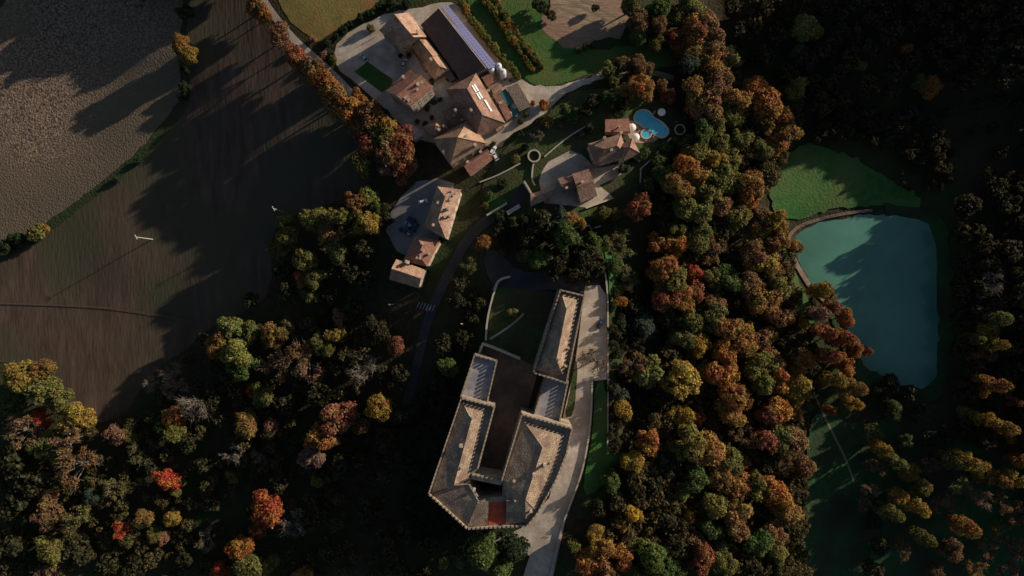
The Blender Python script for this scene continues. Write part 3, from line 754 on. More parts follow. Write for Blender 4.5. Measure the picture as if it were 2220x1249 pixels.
# ------------------------------------------------------------------ walls
def wallrun(name, label, px, h, thick=.5, m=None, closed=False, sm=2, group=None, cat='wall'):
    p = [G(a, b, h)[:2] for a, b in px]
    p = chaikin(p, sm, closed) if sm else p
    c = p[len(p) // 2]
    R = root(name, (c[0], c[1], terr(*c)), label, cat, group)
    for nm, hh, t_, z0, mm in (('masonry', h, thick, -.6, m or STONE), ('coping', .14, thick + .16, h, COPING)):
        b = MB(); n = len(p); vs = []; fs = []
        for i in range(n):
            a = Vector(p[i - 1] if (i or closed) else p[i]); d = Vector(p[(i + 1) % n] if (i < n - 1 or closed) else p[i])
            t = (d - a).normalized(); nn_ = Vector((-t.y, t.x)) * t_ / 2
            q = Vector(p[i]); zt = terr(q.x, q.y)
            z1 = zt + z0; z2 = zt + (h if nm == 'masonry' else h + .14)
            vs += [(*(q + nn_), z1), (*(q - nn_), z1), (*(q - nn_), z2), (*(q + nn_), z2)]
        for i in range(n if closed else n - 1):
            j = (i + 1) % n
            for k in range(4):
                fs.append((i * 4 + k, j * 4 + k, j * 4 + (k + 1) % 4, i * 4 + (k + 1) % 4))
        if not closed: fs += [(0, 1, 2, 3), tuple((n - 1) * 4 + k for k in (3, 2, 1, 0))]
        part(nm, b.add(vs, fs), mm, R)
    return R
wallrun('road_wall', 'pale low wall along the right edge of the castle road, lower stretch', [(1284,822),(1282,900),(1276,955),(1262,1025),(1240,1085),(1222,1130),(1205,1195),(1190,1262)], 1.25)
wallrun('road_wall', 'straight low wall right of the parked dark car, upper castle road', [(1312,590),(1318,640),(1318,740),(1318,818)], 1.25)
wallrun('garden_wall', 'thin straight wall right of the verge, below the bare tree', [(1318,826),(1318,900),(1317,978)], .9, .35)
for a, b, l in ((1290, 822, 'white gatepost at the head of the lower road wall'), (1319, 823, 'white gatepost between the two straight walls right of the castle road')):
    x, y, z = G(a, b, 1.5)
    R = root('gatepost', (x, y, z), l, 'gatepost', 'gateposts by the castle road')
    part('shaft', MB().box((x, y, z + .8), (.7, .7, 2.0)), PLASTER, R); part('cap', MB().box((x, y, z + 1.9), (1.0, 1.0, .2)).box((x, y, z + 2.1), (.6, .6, .3), 0, .4), COPING, R)
wallrun('curtain_wall', 'castle curtain wall closing the courtyard from the garden', [(1046,745),(1085,760),(1128,778)], 4.5, .9, sm=0)
wallrun('curtain_wall', 'short pale wall joining the left castle terrace to the curtain wall', [(1047,745),(1038,768),(1064,778)], 4.5, .9, PLASTER, sm=0)
wallrun('curtain_wall', 'pale wall on the left side of the castle garden', [(1078,614),(1066,650),(1056,695),(1053,738)], 3.0, .6, sm=1)
wallrun('garden_wall', 'short thick pale wall at the corner of the castle forecourt', [(1070,630),(1078,612),(1088,604),(1106,600)], 2.2, .8, PLASTER, sm=1)
wallrun('garden_wall', 'bright wall along the lower side of the green strip left of the villa annex', [(1055,467),(1078,454),(1099,440)], 1.6, .7, PLASTER, sm=0)
wallrun('garden_wall', 'short pink wall left of the villa annex at the road bend', [(1100,463),(1112,455),(1127,446)], 1.6, 1.6, mat('pink_render', (.42, .30, .26), (.5, .37, .32), .8), sm=0)
wallrun('garden_wall', 'pale wall below the square brown-roofed house', [(1270,451),(1297,441),(1325,431)], 1.4, .6, PLASTER, sm=0)
wallrun('garden_wall', 'low wall on the slope below the villa, under the olive shrubs', [(1232,496),(1278,489),(1281,497),(1302,490)], 1.2, .5, PLASTER, sm=0)
wallrun('garden_wall', 'garden wall from the round bastion down the right side of the villa', [(1455,299),(1430,325),(1405,352),(1389,366),(1388,398)], 1.0, .5, sm=0)
wallrun('garden_wall', 'thin wall crossing the lawn above the villa', [(1180,340),(1215,310),(1250,285),(1282,268)], .8, .4, sm=1)
wallrun('garden_wall', 'thin wall on the dark bank left of the villa lawn', [(1040,395),(1075,382),(1105,367),(1128,354)], .8, .4, sm=1)
wallrun('bastion', 'small round bastion on the lawn left of the villa terrace', [(1158 + 13 * math.cos(k * .5236), 338 + 13 * math.sin(k * .5236)) for k in range(12)], 1.6, .5, closed=True, sm=1)
wallrun('bastion', 'small round bastion right of the swimming pool', [(1474 + 11 * math.cos(k * .5236), 281 + 11 * math.sin(k * .5236)) for k in range(12)], 1.6, .5, closed=True, sm=1)
wallrun('garden_wall', 'curved wall from the left bastion down to the terrace corner', [(1157,352),(1154,370),(1153,390),(1160,402)], 1.0, .5, sm=1)
wb = wallrun('battlemented_wall', 'white battlemented wall at the left end of the villa annex', [(1136,393),(1144,406),(1152,420)], 4.5, .7, PLASTER, sm=0)
p0 = Vector(G(1136, 393, 4.5)[:2]); p1 = Vector(G(1152, 420, 4.5)[:2])
WM = MB().box((0, 0, .45), (.6, .5, .9)).mesh('merlon', PLASTER)
for k in range(6):
    p = p0.lerp(p1, (k + .5) / 6); place('merlon', WM, wb, (p.x, p.y, terr(p.x, p.y) + 4.6), math.atan2((p1 - p0).y, (p1 - p0).x))

# ------------------------------------------------------------------ pool, tub, parasols
zp = max(terr(*G(a, b)[:2]) for a, b in [(1370,250),(1400,240),(1430,270),(1450,290),(1400,300),(1380,290)]) + .12
def basin(name, label, px, cat, sm=2):
    p = chaikin([W(a, b, zp + .3) for a, b in px], sm)
    if area(p) < 0: p = p[::-1]
    c = np.mean(p, axis=0)
    R = root(name, (c[0], c[1], zp), label, cat)
    q = inset(p, -.55); n = len(p)
    vs = [(*a, zp + .32) for a in p] + [(*a, zp + .32) for a in q] + [(*a, zp - .6) for a in q] + [(*a, zp - .2) for a in p]
    fs = []
    for i in range(n):
        j = (i + 1) % n
        fs += [(i, i + n, j + n, j), (i + n, i + 2 * n, j + 2 * n, j + n), (j, j + 3 * n, i + 3 * n, i)]
    part('coping', MB().add(vs, fs), mat('pool_coping', (.50, .43, .36), (.58, .50, .43), 1.5), R)
    part('water', MB().add([(*a, zp + .18) for a in p], [tuple(range(n))]), mat('pool_water', (.07, .44, .62), (.11, .54, .70), .25, rough=.08, spec=.3, bump=.02, bscale=2), R)
    return R
basin('swimming_pool', 'blue kidney-shaped swimming pool with pale coping', [(1376,250),(1384,241),(1398,238),(1410,244),(1416,256),(1432,263),(1447,278),(1449,289),(1438,298),(1424,294),(1405,280),(1388,268),(1376,262)], 'pool')
basin('hot_tub', 'small round pool beside the swimming pool', [(1401 + 10.5 * math.cos(k * .785), 290 + 9.5 * math.sin(k * .785)) for k in range(8)], 'pool')
def parasol(px, py, label):
    x, y, z = G(px, py, 2.6); z = max(z, zp - .1) if abs(px - 1400) < 60 else z
    R = root('parasol', (x, y, z), label, 'parasol', 'white parasols around the pool')
    b = MB(); n = 8; r = 1.75; vs = [(x, y, z + 3.1)]
    for ring, (rr, zz) in enumerate(((.9, 2.85), (r, 2.35))):
        for k in range(n):
            a = 2 * math.pi * k / n; vs.append((x + rr * math.cos(a), y + rr * math.sin(a), z + zz))
    for k in range(n): vs.append((vs[1 + n + k][0], vs[1 + n + k][1], z + 2.15))
    fs = [(0, 1 + k, 1 + (k + 1) % n) for k in range(n)]
    for s_ in (0, 1):
        for k in range(n): fs.append((1 + s_ * n + k, 1 + (s_ + 1) * n + k, 1 + (s_ + 1) * n + (k + 1) % n, 1 + s_ * n + (k + 1) % n))
    part('canopy', b.add(vs, fs), mat('white_canvas', (.80, .78, .74)), R)
    part('pole', MB().tube([(x, y, z - .2), (x, y, z + 3.2)], .05, 6), WOODD, R)
    part('base', MB().lathe([(.4, -.1), (.4, .1), (.1, .16)], (x, y, z), 12), METAL, R)
parasol(1432, 246, 'white parasol at the upper right of the pool')
parasol(1371, 276, 'white parasol between the pool house and the pool')
parasol(1379, 297, 'white parasol below the pool house corner, left of the small round pool')
# sun loungers on the patio
LNG = None
for k, (a, b, rz, l) in enumerate([(1416, 247, .9, 'pink lounger at the upper rim of the pool'), (1417, 301, -.5, 'wooden lounger below the small round pool'), (1384, 281, 1.9, 'pink lounger left of the small round pool')]):
    x, y, z = G(a, b); z = max(z, zp - .08)
    R = root('sun_lounger', (x, y, z), l, 'lounger', 'sun loungers by the pool', rz)
    m = mat('lounger_cloth', (.5, .3, .22))
    for nm, bb, mm in (('seat', MB().box((0.2, 0, .32), (1.3, .7, .12)), m), ('backrest', MB().add([(-.45, -.35, .3), (-.45, .35, .3), (-1.0, .35, .75), (-1.0, -.35, .75), (-.42, -.35, .38), (-.42, .35, .38), (-.95, .35, .83), (-.95, -.35, .83)], [(3,2,1,0),(4,5,6,7),(0,1,5,4),(1,2,6,5),(2,3,7,6),(3,0,4,7)]), m)):
        o = bpy.data.objects.new(nm, bb.mesh(nm, mm)); C.objects.link(o); o.parent = R
    for sx in (-.4, .8):
        for sy in (-.3, .3):
            o = bpy.data.objects.new('leg', MB().box((sx, sy, .12), (.07, .07, .3)).mesh('leg', WOODD)); C.objects.link(o); o.parent = R

# ------------------------------------------------------------------ cars
TYRE = mat('tyre', (.02, .02, .02)); RIMM = mat('alloy', (.4, .4, .4), metal=.8, rough=.4)
HL = mat('lamp_glass', (.6, .6, .6), rough=.1); TL = mat('tail_red', (.4, .02, .02), rough=.2)
def car(px, py, head, colour, label, group=None):
    x, y, z = G(px, py, .8)
    R = root('parked_car', (x, y, z + .13), label, 'car', group, head)
    pm = mat('car_paint_%.2f_%.2f_%.2f' % colour, colour, rough=.3, spec=.5)
    def ch(nm, mb, m, par=R, sm=False):
        o = bpy.data.objects.new(nm, mb.mesh(nm, m, smooth=sm)); C.objects.link(o); o.parent = par; return o
    prof = [(-2.1, .35), (-2.15, .75), (-2.0, .92), (-1.75, .96), (1.0, .96), (1.95, .82), (2.12, .6), (2.1, .32)]
    def loft(prof, w, wt=None):
        b = MB(); n = len(prof); vs = []
        for s in (-1, 1): vs += [(p[0], s * (w if p[1] < .8 else (wt or w)), p[1]) for p in prof]
        fs = [(i, (i + 1) % n, (i + 1) % n + n, i + n) for i in range(n)] + [tuple(range(n - 1, -1, -1)), tuple(range(n, 2 * n))]
        return b.add(vs, fs)
    ch('body', loft(prof, .88, .82), pm)
    gl = MB().add([(-1.85, -.76, .94), (1.05, -.76, .94), (.35, -.6, 1.42), (-1.35, -.6, 1.42), (-1.85, .76, .94), (1.05, .76, .94), (.35, .6, 1.42), (-1.35, .6, 1.42)], [(0,1,2,3),(7,6,5,4),(1,5,6,2),(4,0,3,7),(3,2,6,7),(0,4,5,1)])
    ch('windows', gl, GLASS)
    ch('roof', MB().box((-.5, 0, 1.44), (1.6, 1.14, .06)), pm)
    for sx in (-1.3, 1.3):
        for sy in (-1, 1):
            w = ch('wheel', MB().tube([(sx, sy * .72, .2), (sx, sy * .9, .2)], .32, 12), TYRE)
            ch('rim', MB().tube([(sx, sy * .89, .2), (sx, sy * .92, .2)], .18, 8), RIMM, w)
    for sy in (-.6, .6):
        ch('headlight', MB().box((2.06, sy, .62), (.14, .34, .14)), HL)
        ch('taillight', MB().box((-2.12, sy, .72), (.1, .3, .14)), TL)
car(788, 124, 2.4, (.55, .57, .60), 'silver car beside the court lawn in the gravel yard')
car(876, 137, 1.2, (.55, .57, .60), 'silver car parked between the farmhouse and the red-roofed house')
car(917, 437, .3, (.75, .75, .75), 'white car parked against the upper end of the long house')
for k, (a, b) in enumerate([(893,476),(898,486),(886,487),(893,497),(874,500),(884,506)]):
    car(a, b, 2.65, [(.03, .04, .12), (.05, .06, .16), (.30, .32, .38), (.04, .05, .14), (.05, .06, .13), (.28, .30, .36)][k],
        ['dark blue car at the top of the cluster in the car park', 'dark blue car in the cluster nearest the long house', 'grey car in the middle of the car park cluster', 'dark blue car between the two grey ones in the car park', 'dark blue car at the far left of the car park cluster', 'grey car at the bottom of the car park cluster'][k], 'cars in the car park')
car(1068, 326, 1.0, (.75, .75, .73), 'white car nearest the gravel road, right of the red-roofed house', 'white cars by the red-roofed house')
car(1073, 338, 2.1, (.75, .75, .73), 'white car parked lowest, right of the red-roofed house', 'white cars by the red-roofed house')
car(1301, 702, 1.0, (.02, .025, .06), 'dark blue car parked against the wall on the castle road')
car(1058, 164, 1.0, (.7, .7, .7), 'white car beside the leftmost tank at the end of the barn')

# ------------------------------------------------------------------ poles and lamps
def pole(px0, py0, px1, py1, label):
    h = 13.0
    x, y, z = G(px1, py1)
    R = root('utility_pole', (x, y, z), label, 'pole', 'utility poles in the soil field')
    part('mast', MB().tube([(x, y, z - .5), (x, y, z + h)], [.22, .15], 8), mat('pale_concrete', (.45, .42, .38)), R)
    part('crossarm', MB().box((x, y, z + h - .5), (.2, 2.2, .2), .5), mat('pale_concrete', (.45, .42, .38)), R)
    for s in (-.9, 0, .9):
        part('insulator', MB().lathe([(.1, 0), (.14, .15), (.06, .3)], (x - math.sin(.5) * s, y + math.cos(.5) * s, z + h - .4), 8), WHITE, R)
pole(300, 505, 331, 519, 'pale utility pole standing in the open soil field at left')
pole(592, 440, 616, 460, 'pale utility pole beside the wood edge at the right of the soil field')
def lamp(px, py, label):
    h = 5.0; x, y, z = G(px, py, h)
    R = root('street_lamp', (x, y, z), label, 'street lamp', 'street lamps on the village road')
    part('post', MB().tube([(x, y, z - .3), (x, y, z + h)], [.09, .06], 8), METAL, R)
    part('arm', MB().tube([(x, y, z + h - .05), (x - 1.0, y, z + h + .2)], .05, 6), METAL, R)
    part('head', MB().box((x - 1.2, y, z + h + .2), (.8, .4, .16)), WHITE, R)
lamp(1007, 702, 'pale street lamp on the dark road left of the castle garden')
lamp(850, 660, 'pale street lamp below the gable house at the road')
# white railing by the farmhouse
x, y, z = G(806, 86)
R = root('railing', (x, y, z), 'white railing left of the farmhouse in the yard', 'railing')
for k in range(5):
    a = Vector(G(790 + 7 * k, 93 - 3.6 * k))
    part('post', MB().tube([a, a + Vector((0, 0, 1.1))], .06, 6), WHITE, R)
for hh in (.55, 1.05):
    part('rail', MB().tube([Vector(G(790, 93)) + Vector((0, 0, hh)), Vector(G(818, 78.6)) + Vector((0, 0, hh))], .05, 6), WHITE, R)

# ------------------------------------------------------------------ trees
def quads_mesh(name, P, A, B, m):
    """one leaf (quad) per row: centre P, half axes A and B"""
    v = np.stack([P - A - B * .6, P + A * .7 - B, P + A + B * .6, P - A * .7 + B], 1).reshape(-1, 3)
    n = len(P)
    me = bpy.data.meshes.new(name)
    me.vertices.add(n * 4); me.vertices.foreach_set('co', v.ravel().astype(np.float32))
    me.loops.add(n * 4); me.loops.foreach_set('vertex_index', np.arange(n * 4, dtype=np.int32))
    me.polygons.add(n); me.polygons.foreach_set('loop_start', np.arange(0, n * 4, 4, dtype=np.int32))
    me.update(calc_edges=True); me.materials.append(m)
    return me
def leafset(rs, P, N, size):
    n = len(P)
    N = N + rs.normal(0, .6, (n, 3)); N /= np.linalg.norm(N, axis=1, keepdims=True)
    r = rs.normal(0, 1, (n, 3)); A = np.cross(N, r); A /= np.linalg.norm(A, axis=1, keepdims=True)
    B = np.cross(N, A)
    s = size * rs.uniform(.6, 1.35, (n, 1))
    return P, A * s, B * s
def lobes_points(rs, lobes, n, shell=.3):
    """points near the outer skin of a set of lobes (c, r), with a ragged fringe"""
    cs = np.array([l[0] for l in lobes]); rr = np.array([l[1] for l in lobes])
    w = rr ** 2 / (rr ** 2).sum()
    m = int(n * 2.2)
    k = rs.choice(len(lobes), m, p=w)
    d = rs.normal(0, 1, (m, 3)); d /= np.linalg.norm(d, axis=1, keepdims=True)
    # twig clumps: directions drawn towards a few dozen tips on every lobe
    tips = rs.normal(0, 1, (len(lobes), 26, 3)); tips /= np.linalg.norm(tips, axis=2, keepdims=True)
    tl_ = rs.uniform(.82, 1.22, (len(lobes), 26))
    ti = rs.randint(0, 26, m)
    pull = rs.random(m) < .72
    d2 = tips[k, ti] + rs.normal(0, .17, (m, 3)); d2 /= np.linalg.norm(d2, axis=1, keepdims=True)
    d = np.where(pull[:, None], d2, d)
    rad = rr[k] * (1 - shell * rs.random(m) ** 1.4) * np.where(pull, tl_[k, ti], 1.0) * (1 + .07 * rs.normal(0, 1, m))
    P = cs[k] + d * rad[:, None]
    dd = np.linalg.norm(P[:, None, :] - cs[None], axis=2) / rr[None]
    dd[np.arange(len(P)), k] = 9
    keep = dd.min(1) > .68
    return P[keep][:n], d[keep][:n]
def broadleaf(seed, n=6500, flat=.8, spread=.55, nl=13, size=.038, zc=1.3, ell=1.0):
    rs = np.random.RandomState(seed)
    lobes = [((0, 0, zc), .5)]
    ox, oy = rs.uniform(-.12, .12, 2)
    for i in range(nl):
        a = rs.uniform(0, 2 * math.pi); u = rs.uniform(-.6, 1.0); c = math.sqrt(max(0, 1 - u * u * .8))
        rr = spread * rs.uniform(.6, 1.25)
        lobes.append(((ox + ell * rr * c * math.cos(a), oy + rr * c * math.sin(a) / ell, zc + u * flat * .62), rs.uniform(.18, .42)))
    P, N = lobes_points(rs, lobes, n)
    N[:, 2] += .25
    return quads_mesh('crown', *leafset(rs, P, N, size), LEAF), lobes
def sparse(seed, n=2000):
    rs = np.random.RandomState(seed)
    lobes = []
    for i in range(17):
        a = rs.uniform(0, 2 * math.pi); r = .85 * math.sqrt(rs.random()); 
        lobes.append(((r * math.cos(a), r * math.sin(a), 1.3 + .5 * (1 - r) + rs.uniform(-.3, .3)), rs.uniform(.14, .26)))
    P, N = lobes_points(rs, lobes, n, .9)
    return quads_mesh('crown', *leafset(rs, P, N, .034), LEAF), lobes
def conifer(seed, n=3000):
    rs = np.random.RandomState(seed)
    Ps = []; Ns = []
    for k in range(11):
        z = .35 + 2.15 * k / 11; R_ = 1.0 * (1 - k / 11.5) ** .85
        nb = 9 if k < 7 else 6
        for j in range(nb):
            a = 2 * math.pi * (j + rs.uniform(-.25, .25) + .5 * (k % 2)) / nb
            L = R_ * rs.uniform(.75, 1.1); m = max(6, int(n * L / 55))
            t = rs.random(m) ** .7
            w = .16 * (1 - t * .6) * rs.normal(0, 1, m)
            Ps.append(np.stack([math.cos(a) * L * t - math.sin(a) * w, math.sin(a) * L * t + math.cos(a) * w, z - .22 * L * t + .04 * rs.normal(0, 1, m)], 1))
            Ns.append(np.tile([math.cos(a) * .5, math.sin(a) * .5, .8], (m, 1)))
    return quads_mesh('crown', *leafset(rs, np.concatenate(Ps), np.concatenate(Ns), .048), LEAF), []
def poplar(seed, n=4500):
    rs = np.random.RandomState(seed)
    lobes = []
    for i in range(20):
        t = i / 19; z = .7 + 3.3 * t; r = .62 * math.sin(math.pi * (.12 + .84 * t)) ** .8
        a = rs.uniform(0, 2 * math.pi); q = r * .75
        lobes.append(((q * math.cos(a), q * math.sin(a), z), rs.uniform(.26, .42)))
    P, N = lobes_points(rs, lobes, n)
    return quads_mesh('crown', *leafset(rs, P, N, .05), LEAF), lobes
def trunk_mesh(seed, lobes, h=1.25, r=.055, m=BARK, nbr=7, twigs=0):
    rs = random.Random(seed)
    b = MB()
    top = Vector((rs.uniform(-.06, .06), rs.uniform(-.06, .06), h))
    b.tube([(0, 0, -.08), (top.x * .4, top.y * .4, h * .5), top], [r * 1.25, r, r * .45], 6)
    ls = sorted(lobes, key=lambda l: -l[1])[:nbr] if lobes else []
    for c, rr in ls:
        s = Vector((0, 0, h * rs.uniform(.45, .85))); c = Vector(c)
        mid = s.lerp(c, .55) + Vector((0, 0, -.06))
        b.tube([s, mid, c], [r * .55, r * .38, r * .14], 5)
        for t in range(twigs):
            e = c + Vector((rs.gauss(0, 1), rs.gauss(0, 1), abs(rs.gauss(0, .7)))).normalized() * rs.uniform(.25, .5)
            k0 = mid.lerp(c, rs.uniform(.2, 1))
            k1 = k0.lerp(e, .5) + Vector((rs.uniform(-.05, .05), rs.uniform(-.05, .05), .03))
            b.tube([k0, k1, e], [r * .24, r * .15, r * .07], 3)
            for u in range(2):
                e2 = e + Vector((rs.gauss(0, 1), rs.gauss(0, 1), rs.gauss(0, .6))).normalized() * rs.uniform(.12, .25)
                b.tube([k1, e2], [r * .11, r * .05], 3, False)
    return b.mesh('trunk', m)
PROTO = {}
NBROAD = 14
for i in range(NBROAD):
    me, lb = broadleaf(100 + i, flat=[.8, 1.0, .65, .9][i % 4], spread=[.55, .62, .5][i % 3], nl=[14, 19, 11, 24, 9][i % 5], ell=[1.0, 1.15, .9][i % 3])
    PROTO['broad', i] = (trunk_mesh(i, lb), me)
for i in range(4):
    me, lb = sparse(200 + i)
    PROTO['sparse', i] = (trunk_mesh(20 + i, lb, 1.2, .05, BARKPALE, 12, 3), me)
for i in range(3):
    me, lb = sparse(240 + i, 380)
    PROTO['bare', i] = (trunk_mesh(40 + i, lb, 1.2, .055, BARKPALE, 15, 7), me)
for i in range(3):
    me, lb = conifer(300 + i)
    PROTO['conifer', i] = (trunk_mesh(60 + i, [], 2.3, .05), me)
for i in range(3):
    me, lb = poplar(400 + i)
    PROTO['poplar', i] = (trunk_mesh(70 + i, lb, 3.4, .05, BARK, 8), me)
for i in range(4):
    me, lb = broadleaf(500 + i, 1800, .6, .5, 9, .06, .62)
    PROTO['shrub', i] = (trunk_mesh(80 + i, lb, .5, .04), me)
NP = {'broad': NBROAD, 'sparse': 4, 'bare': 3, 'conifer': 3, 'poplar': 3, 'shrub': 4}
CENT = {'broad': 1.4, 'sparse': 1.35, 'bare': 1.35, 'conifer': 1.2, 'poplar': 2.6, 'shrub': .65}
COL = {  # reflectance, words
 'orange': ((.26, .122, .036), 'orange'), 'rust': ((.21, .085, .042), 'rust-red'), 'red': ((.33, .085, .034), 'bright red-orange'),
 'brown': ((.165, .096, .044), 'brown'), 'ochre': ((.21, .125, .04), 'ochre-brown'), 'gold': ((.235, .16, .036), 'golden'), 'yellow': ((.36, .26, .04), 'yellow'),
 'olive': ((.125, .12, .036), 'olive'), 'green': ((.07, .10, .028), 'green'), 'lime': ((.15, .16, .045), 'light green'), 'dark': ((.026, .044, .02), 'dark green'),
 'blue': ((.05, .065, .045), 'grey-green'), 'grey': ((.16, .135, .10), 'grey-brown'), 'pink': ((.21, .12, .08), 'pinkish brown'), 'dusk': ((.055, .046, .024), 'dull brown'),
}
KINDW = {'broad': 'broadleaf tree', 'sparse': 'thinning tree', 'bare': 'bare-branched tree', 'conifer': 'conifer', 'poplar': 'tall slender tree', 'shrub': 'shrub'}
KINDN = {'broad': 'broadleaf_tree', 'sparse': 'thinning_tree', 'bare': 'bare_tree', 'conifer': 'conifer', 'poplar': 'slender_tree', 'shrub': 'shrub'}
TREES = []     # px, py, r_px, colour, kind, zone, label or None
rnd = random.Random(11)
def T(zone, items):
    for it in items:
        px, py, r, c = it[:4]
        TREES.append([px, py, r, c, it[4] if len(it) > 4 else 'broad', zone, it[5] if len(it) > 5 else None])

Z_HEDGE = 'in the hedgerow between the two left fields'
Z_ROW = 'in the tree row along the lane beside the hamlet'
Z_BL = 'in the wood at the bottom left corner'
Z_LW = 'in the open wood below the soil field'
Z_PK = 'in the wood left of the car park'
Z_CS = 'below the lower end of the castle'
Z_VN = 'on the slope between villa and castle'
Z_PT = 'around the pool and the gravel track'
Z_HM = 'in the yards of the hamlet'
Z_RU = 'in the wood right of the pool'
Z_RM = 'in the wood between castle road and pond'
Z_RL = 'in the lower wood right of the castle'
Z_SH = 'on the near shore of the pond'
Z_FR = 'on the far side of the pond'
Z_BR = 'in the damp meadow at bottom right'
Z_UR = 'in the dark wood at the top right'
Z_TOP = 'around the bare plot at the top'
Z_ROAD = 'beside the dark road left of the castle'

T(Z_HEDGE, [(390,98,26,'ochre'),(408,118,22,'gold','broad','golden tree standing alone on the hedgerow between the two left fields'),(404,30,20,'dark'),(402,150,13,'dark','shrub'),(398,185,14,'dark','shrub'),(395,212,12,'dark','shrub'),(75,505,22,'olive','shrub'),(96,496,14,'gold','shrub'),(40,520,20,'dark','shrub'),(12,540,20,'dark','shrub'),(300,350,10,'dark','shrub'),(250,388,10,'dark','shrub')])
T(Z_ROW, [(548,10,24,'brown'),(566,28,20,'orange'),(600,75,20,'brown'),(622,98,20,'pink','sparse'),(645,122,24,'rust'),(672,150,26,'brown'),(700,172,30,'orange'),(728,206,34,'ochre'),(752,236,36,'orange'),(778,222,24,'orange'),(790,262,34,'brown'),(770,280,26,'rust'),(822,262,28,'gold'),(826,298,34,'olive'),(860,312,32,'rust'),(836,336,30,'brown'),(868,348,28,'rust'),(806,330,26,'rust'),(875,375,22,'rust'),(842,366,22,'pink'),(785,358,26,'olive'),(700,120,12,'pink','shrub'),(716,118,10,'dark','shrub'),(676,84,12,'pink','shrub')])
T(Z_BL, [(38,820,38,'gold'),(85,800,26,'ochre'),(92,850,38,'olive'),(30,868,30,'green'),(165,905,34,'gold'),(130,880,28,'olive'),(86,904,20,'red'),(48,935,38,'brown','sparse'),(150,955,38,'brown','sparse'),(100,965,32,'olive'),(120,985,20,'gold'),(30,1000,40,'dusk'),(170,1010,36,'brown','sparse'),(90,1040,38,'dusk'),(100,1110,34,'brown'),(170,1120,34,'olive','sparse'),(105,1195,30,'olive'),(40,1090,36,'dusk'),(30,1180,38,'dusk'),(190,1080,20,'blue'),(180,1190,34,'dusk'),(110,1240,26,'brown','sparse'),(245,1060,24,'olive','sparse')])
T(Z_LW, [(250,945,22,'pink'),(280,945,16,'olive'),(360,1038,24,'red','broad','bright red-orange tree in the open lower-left wood, left of the brighter red one'),(378,1062,14,'olive'),(265,1150,17,'red','broad','small bright red-orange tree near the bottom left edge'),(310,1118,20,'ochre'),(368,1124,22,'gold'),(280,1170,18,'olive'),(335,1155,18,'olive'),(350,1170,16,'pink'),(380,905,24,'orange'),(350,925,20,'green'),(378,936,26,'lime'),(372,808,20,'pink','bare'),(330,832,16,'grey','bare'),(380,840,24,'pink','sparse'),(428,880,30,'grey','bare'),(300,985,20,'olive','sparse'),(330,1010,20,'dusk'),(500,712,24,'lime'),(470,745,26,'ochre'),(500,765,38,'lime'),(520,790,30,'green'),(545,722,24,'olive'),(585,730,28,'ochre'),(600,790,30,'brown','sparse'),(640,770,34,'brown','sparse'),(668,790,28,'pink','sparse'),(665,758,20,'orange'),(612,715,20,'olive','sparse'),(690,745,20,'olive'),(545,848,16,'red'),(566,858,26,'olive'),(530,925,24,'ochre'),(540,905,16,'olive'),(588,920,16,'pink'),(505,985,24,'grey','sparse'),(560,990,16,'grey','sparse'),(502,1030,16,'olive'),(738,912,36,'rust'),(702,953,34,'orange'),(668,990,28,'pink'),(780,925,20,'brown'),(822,880,28,'gold','broad','pale golden round tree alone at the right of the lower-left wood'),(575,1105,36,'red','broad','brightest large red-orange tree in the lower-left wood'),(560,1155,18,'rust'),(640,1135,28,'grey','sparse'),(448,1170,22,'grey','sparse'),(512,1190,30,'orange'),(470,1238,24,'red'),(545,1228,32,'olive'),(580,1225,20,'olive'),(650,1246,22,'orange'),(735,688,18,'pink'),(732,725,20,'gold'),(705,760,18,'olive'),(690,1045,14,'lime'),(790,805,28,'grey','bare'),(410,960,24,'dusk'),(450,1000,24,'dusk'),(610,1040,26,'dusk'),(620,870,28,'dusk'),(460,860,28,'dusk'),(700,850,28,'dusk'),(740,1010,30,'dusk'),(780,1000,26,'dark'),(680,1120,28,'dusk'),(720,1200,30,'dusk'),(800,1100,30,'dark'),(400,1210,26,'dusk'),(300,1230,26,'dusk'),(240,1215,24,'dusk'),(830,960,24,'dark'),(760,770,26,'dusk'),(545,650,18,'dusk')])
T(Z_PK, [(612,482,18,'lime'),(630,515,26,'olive'),(610,545,24,'olive'),(655,560,30,'olive'),(690,480,30,'olive'),(718,500,28,'brown','sparse'),(765,432,20,'rust'),(770,450,24,'ochre'),(800,425,20,'lime'),(812,445,18,'green'),(800,490,26,'gold'),(782,478,20,'olive'),(745,470,26,'olive'),(712,530,24,'gold','sparse'),(735,545,26,'olive'),(680,600,24,'olive'),(658,598,20,'orange'),(690,612,12,'lime'),(620,590,24,'dusk'),(630,635,26,'dusk'),(670,642,18,'olive'),(830,455,18,'dark'),(840,475,16,'dark'),(790,545,26,'dark'),(760,590,26,'dark'),(720,590,24,'dusk'),(800,610,24,'dusk'),(720,640,22,'dusk'),(770,660,22,'dark')])
T(Z_ROAD, [(1048,525,20,'orange','broad','small orange tree beside the road bend above the castle forecourt'),(855,752,24,'rust'),(830,720,22,'dusk'),(800,700,22,'dusk'),(1020,575,20,'olive','sparse'),(1000,610,22,'dusk'),(985,650,20,'dusk'),(960,745,24,'dusk'),(975,800,24,'green'),(950,830,22,'dusk'),(870,810,24,'dusk'),(830,810,22,'dusk'),(1000,735,18,'dusk'),(1010,660,16,'dusk')])
T(Z_CS, [(1050,1205,46,'green','conifer','large spreading green conifer at the lower end of the castle'),(1112,1195,36,'dark','conifer','darker conifer next to the castle road at the bottom'),(1000,1215,24,'green','conifer'),(960,1225,18,'lime'),(1085,1240,28,'green','conifer'),(930,1180,24,'dusk'),(880,1150,24,'dusk'),(860,1220,26,'dusk'),(920,1240,22,'dark'),(860,1000,20,'dusk')])
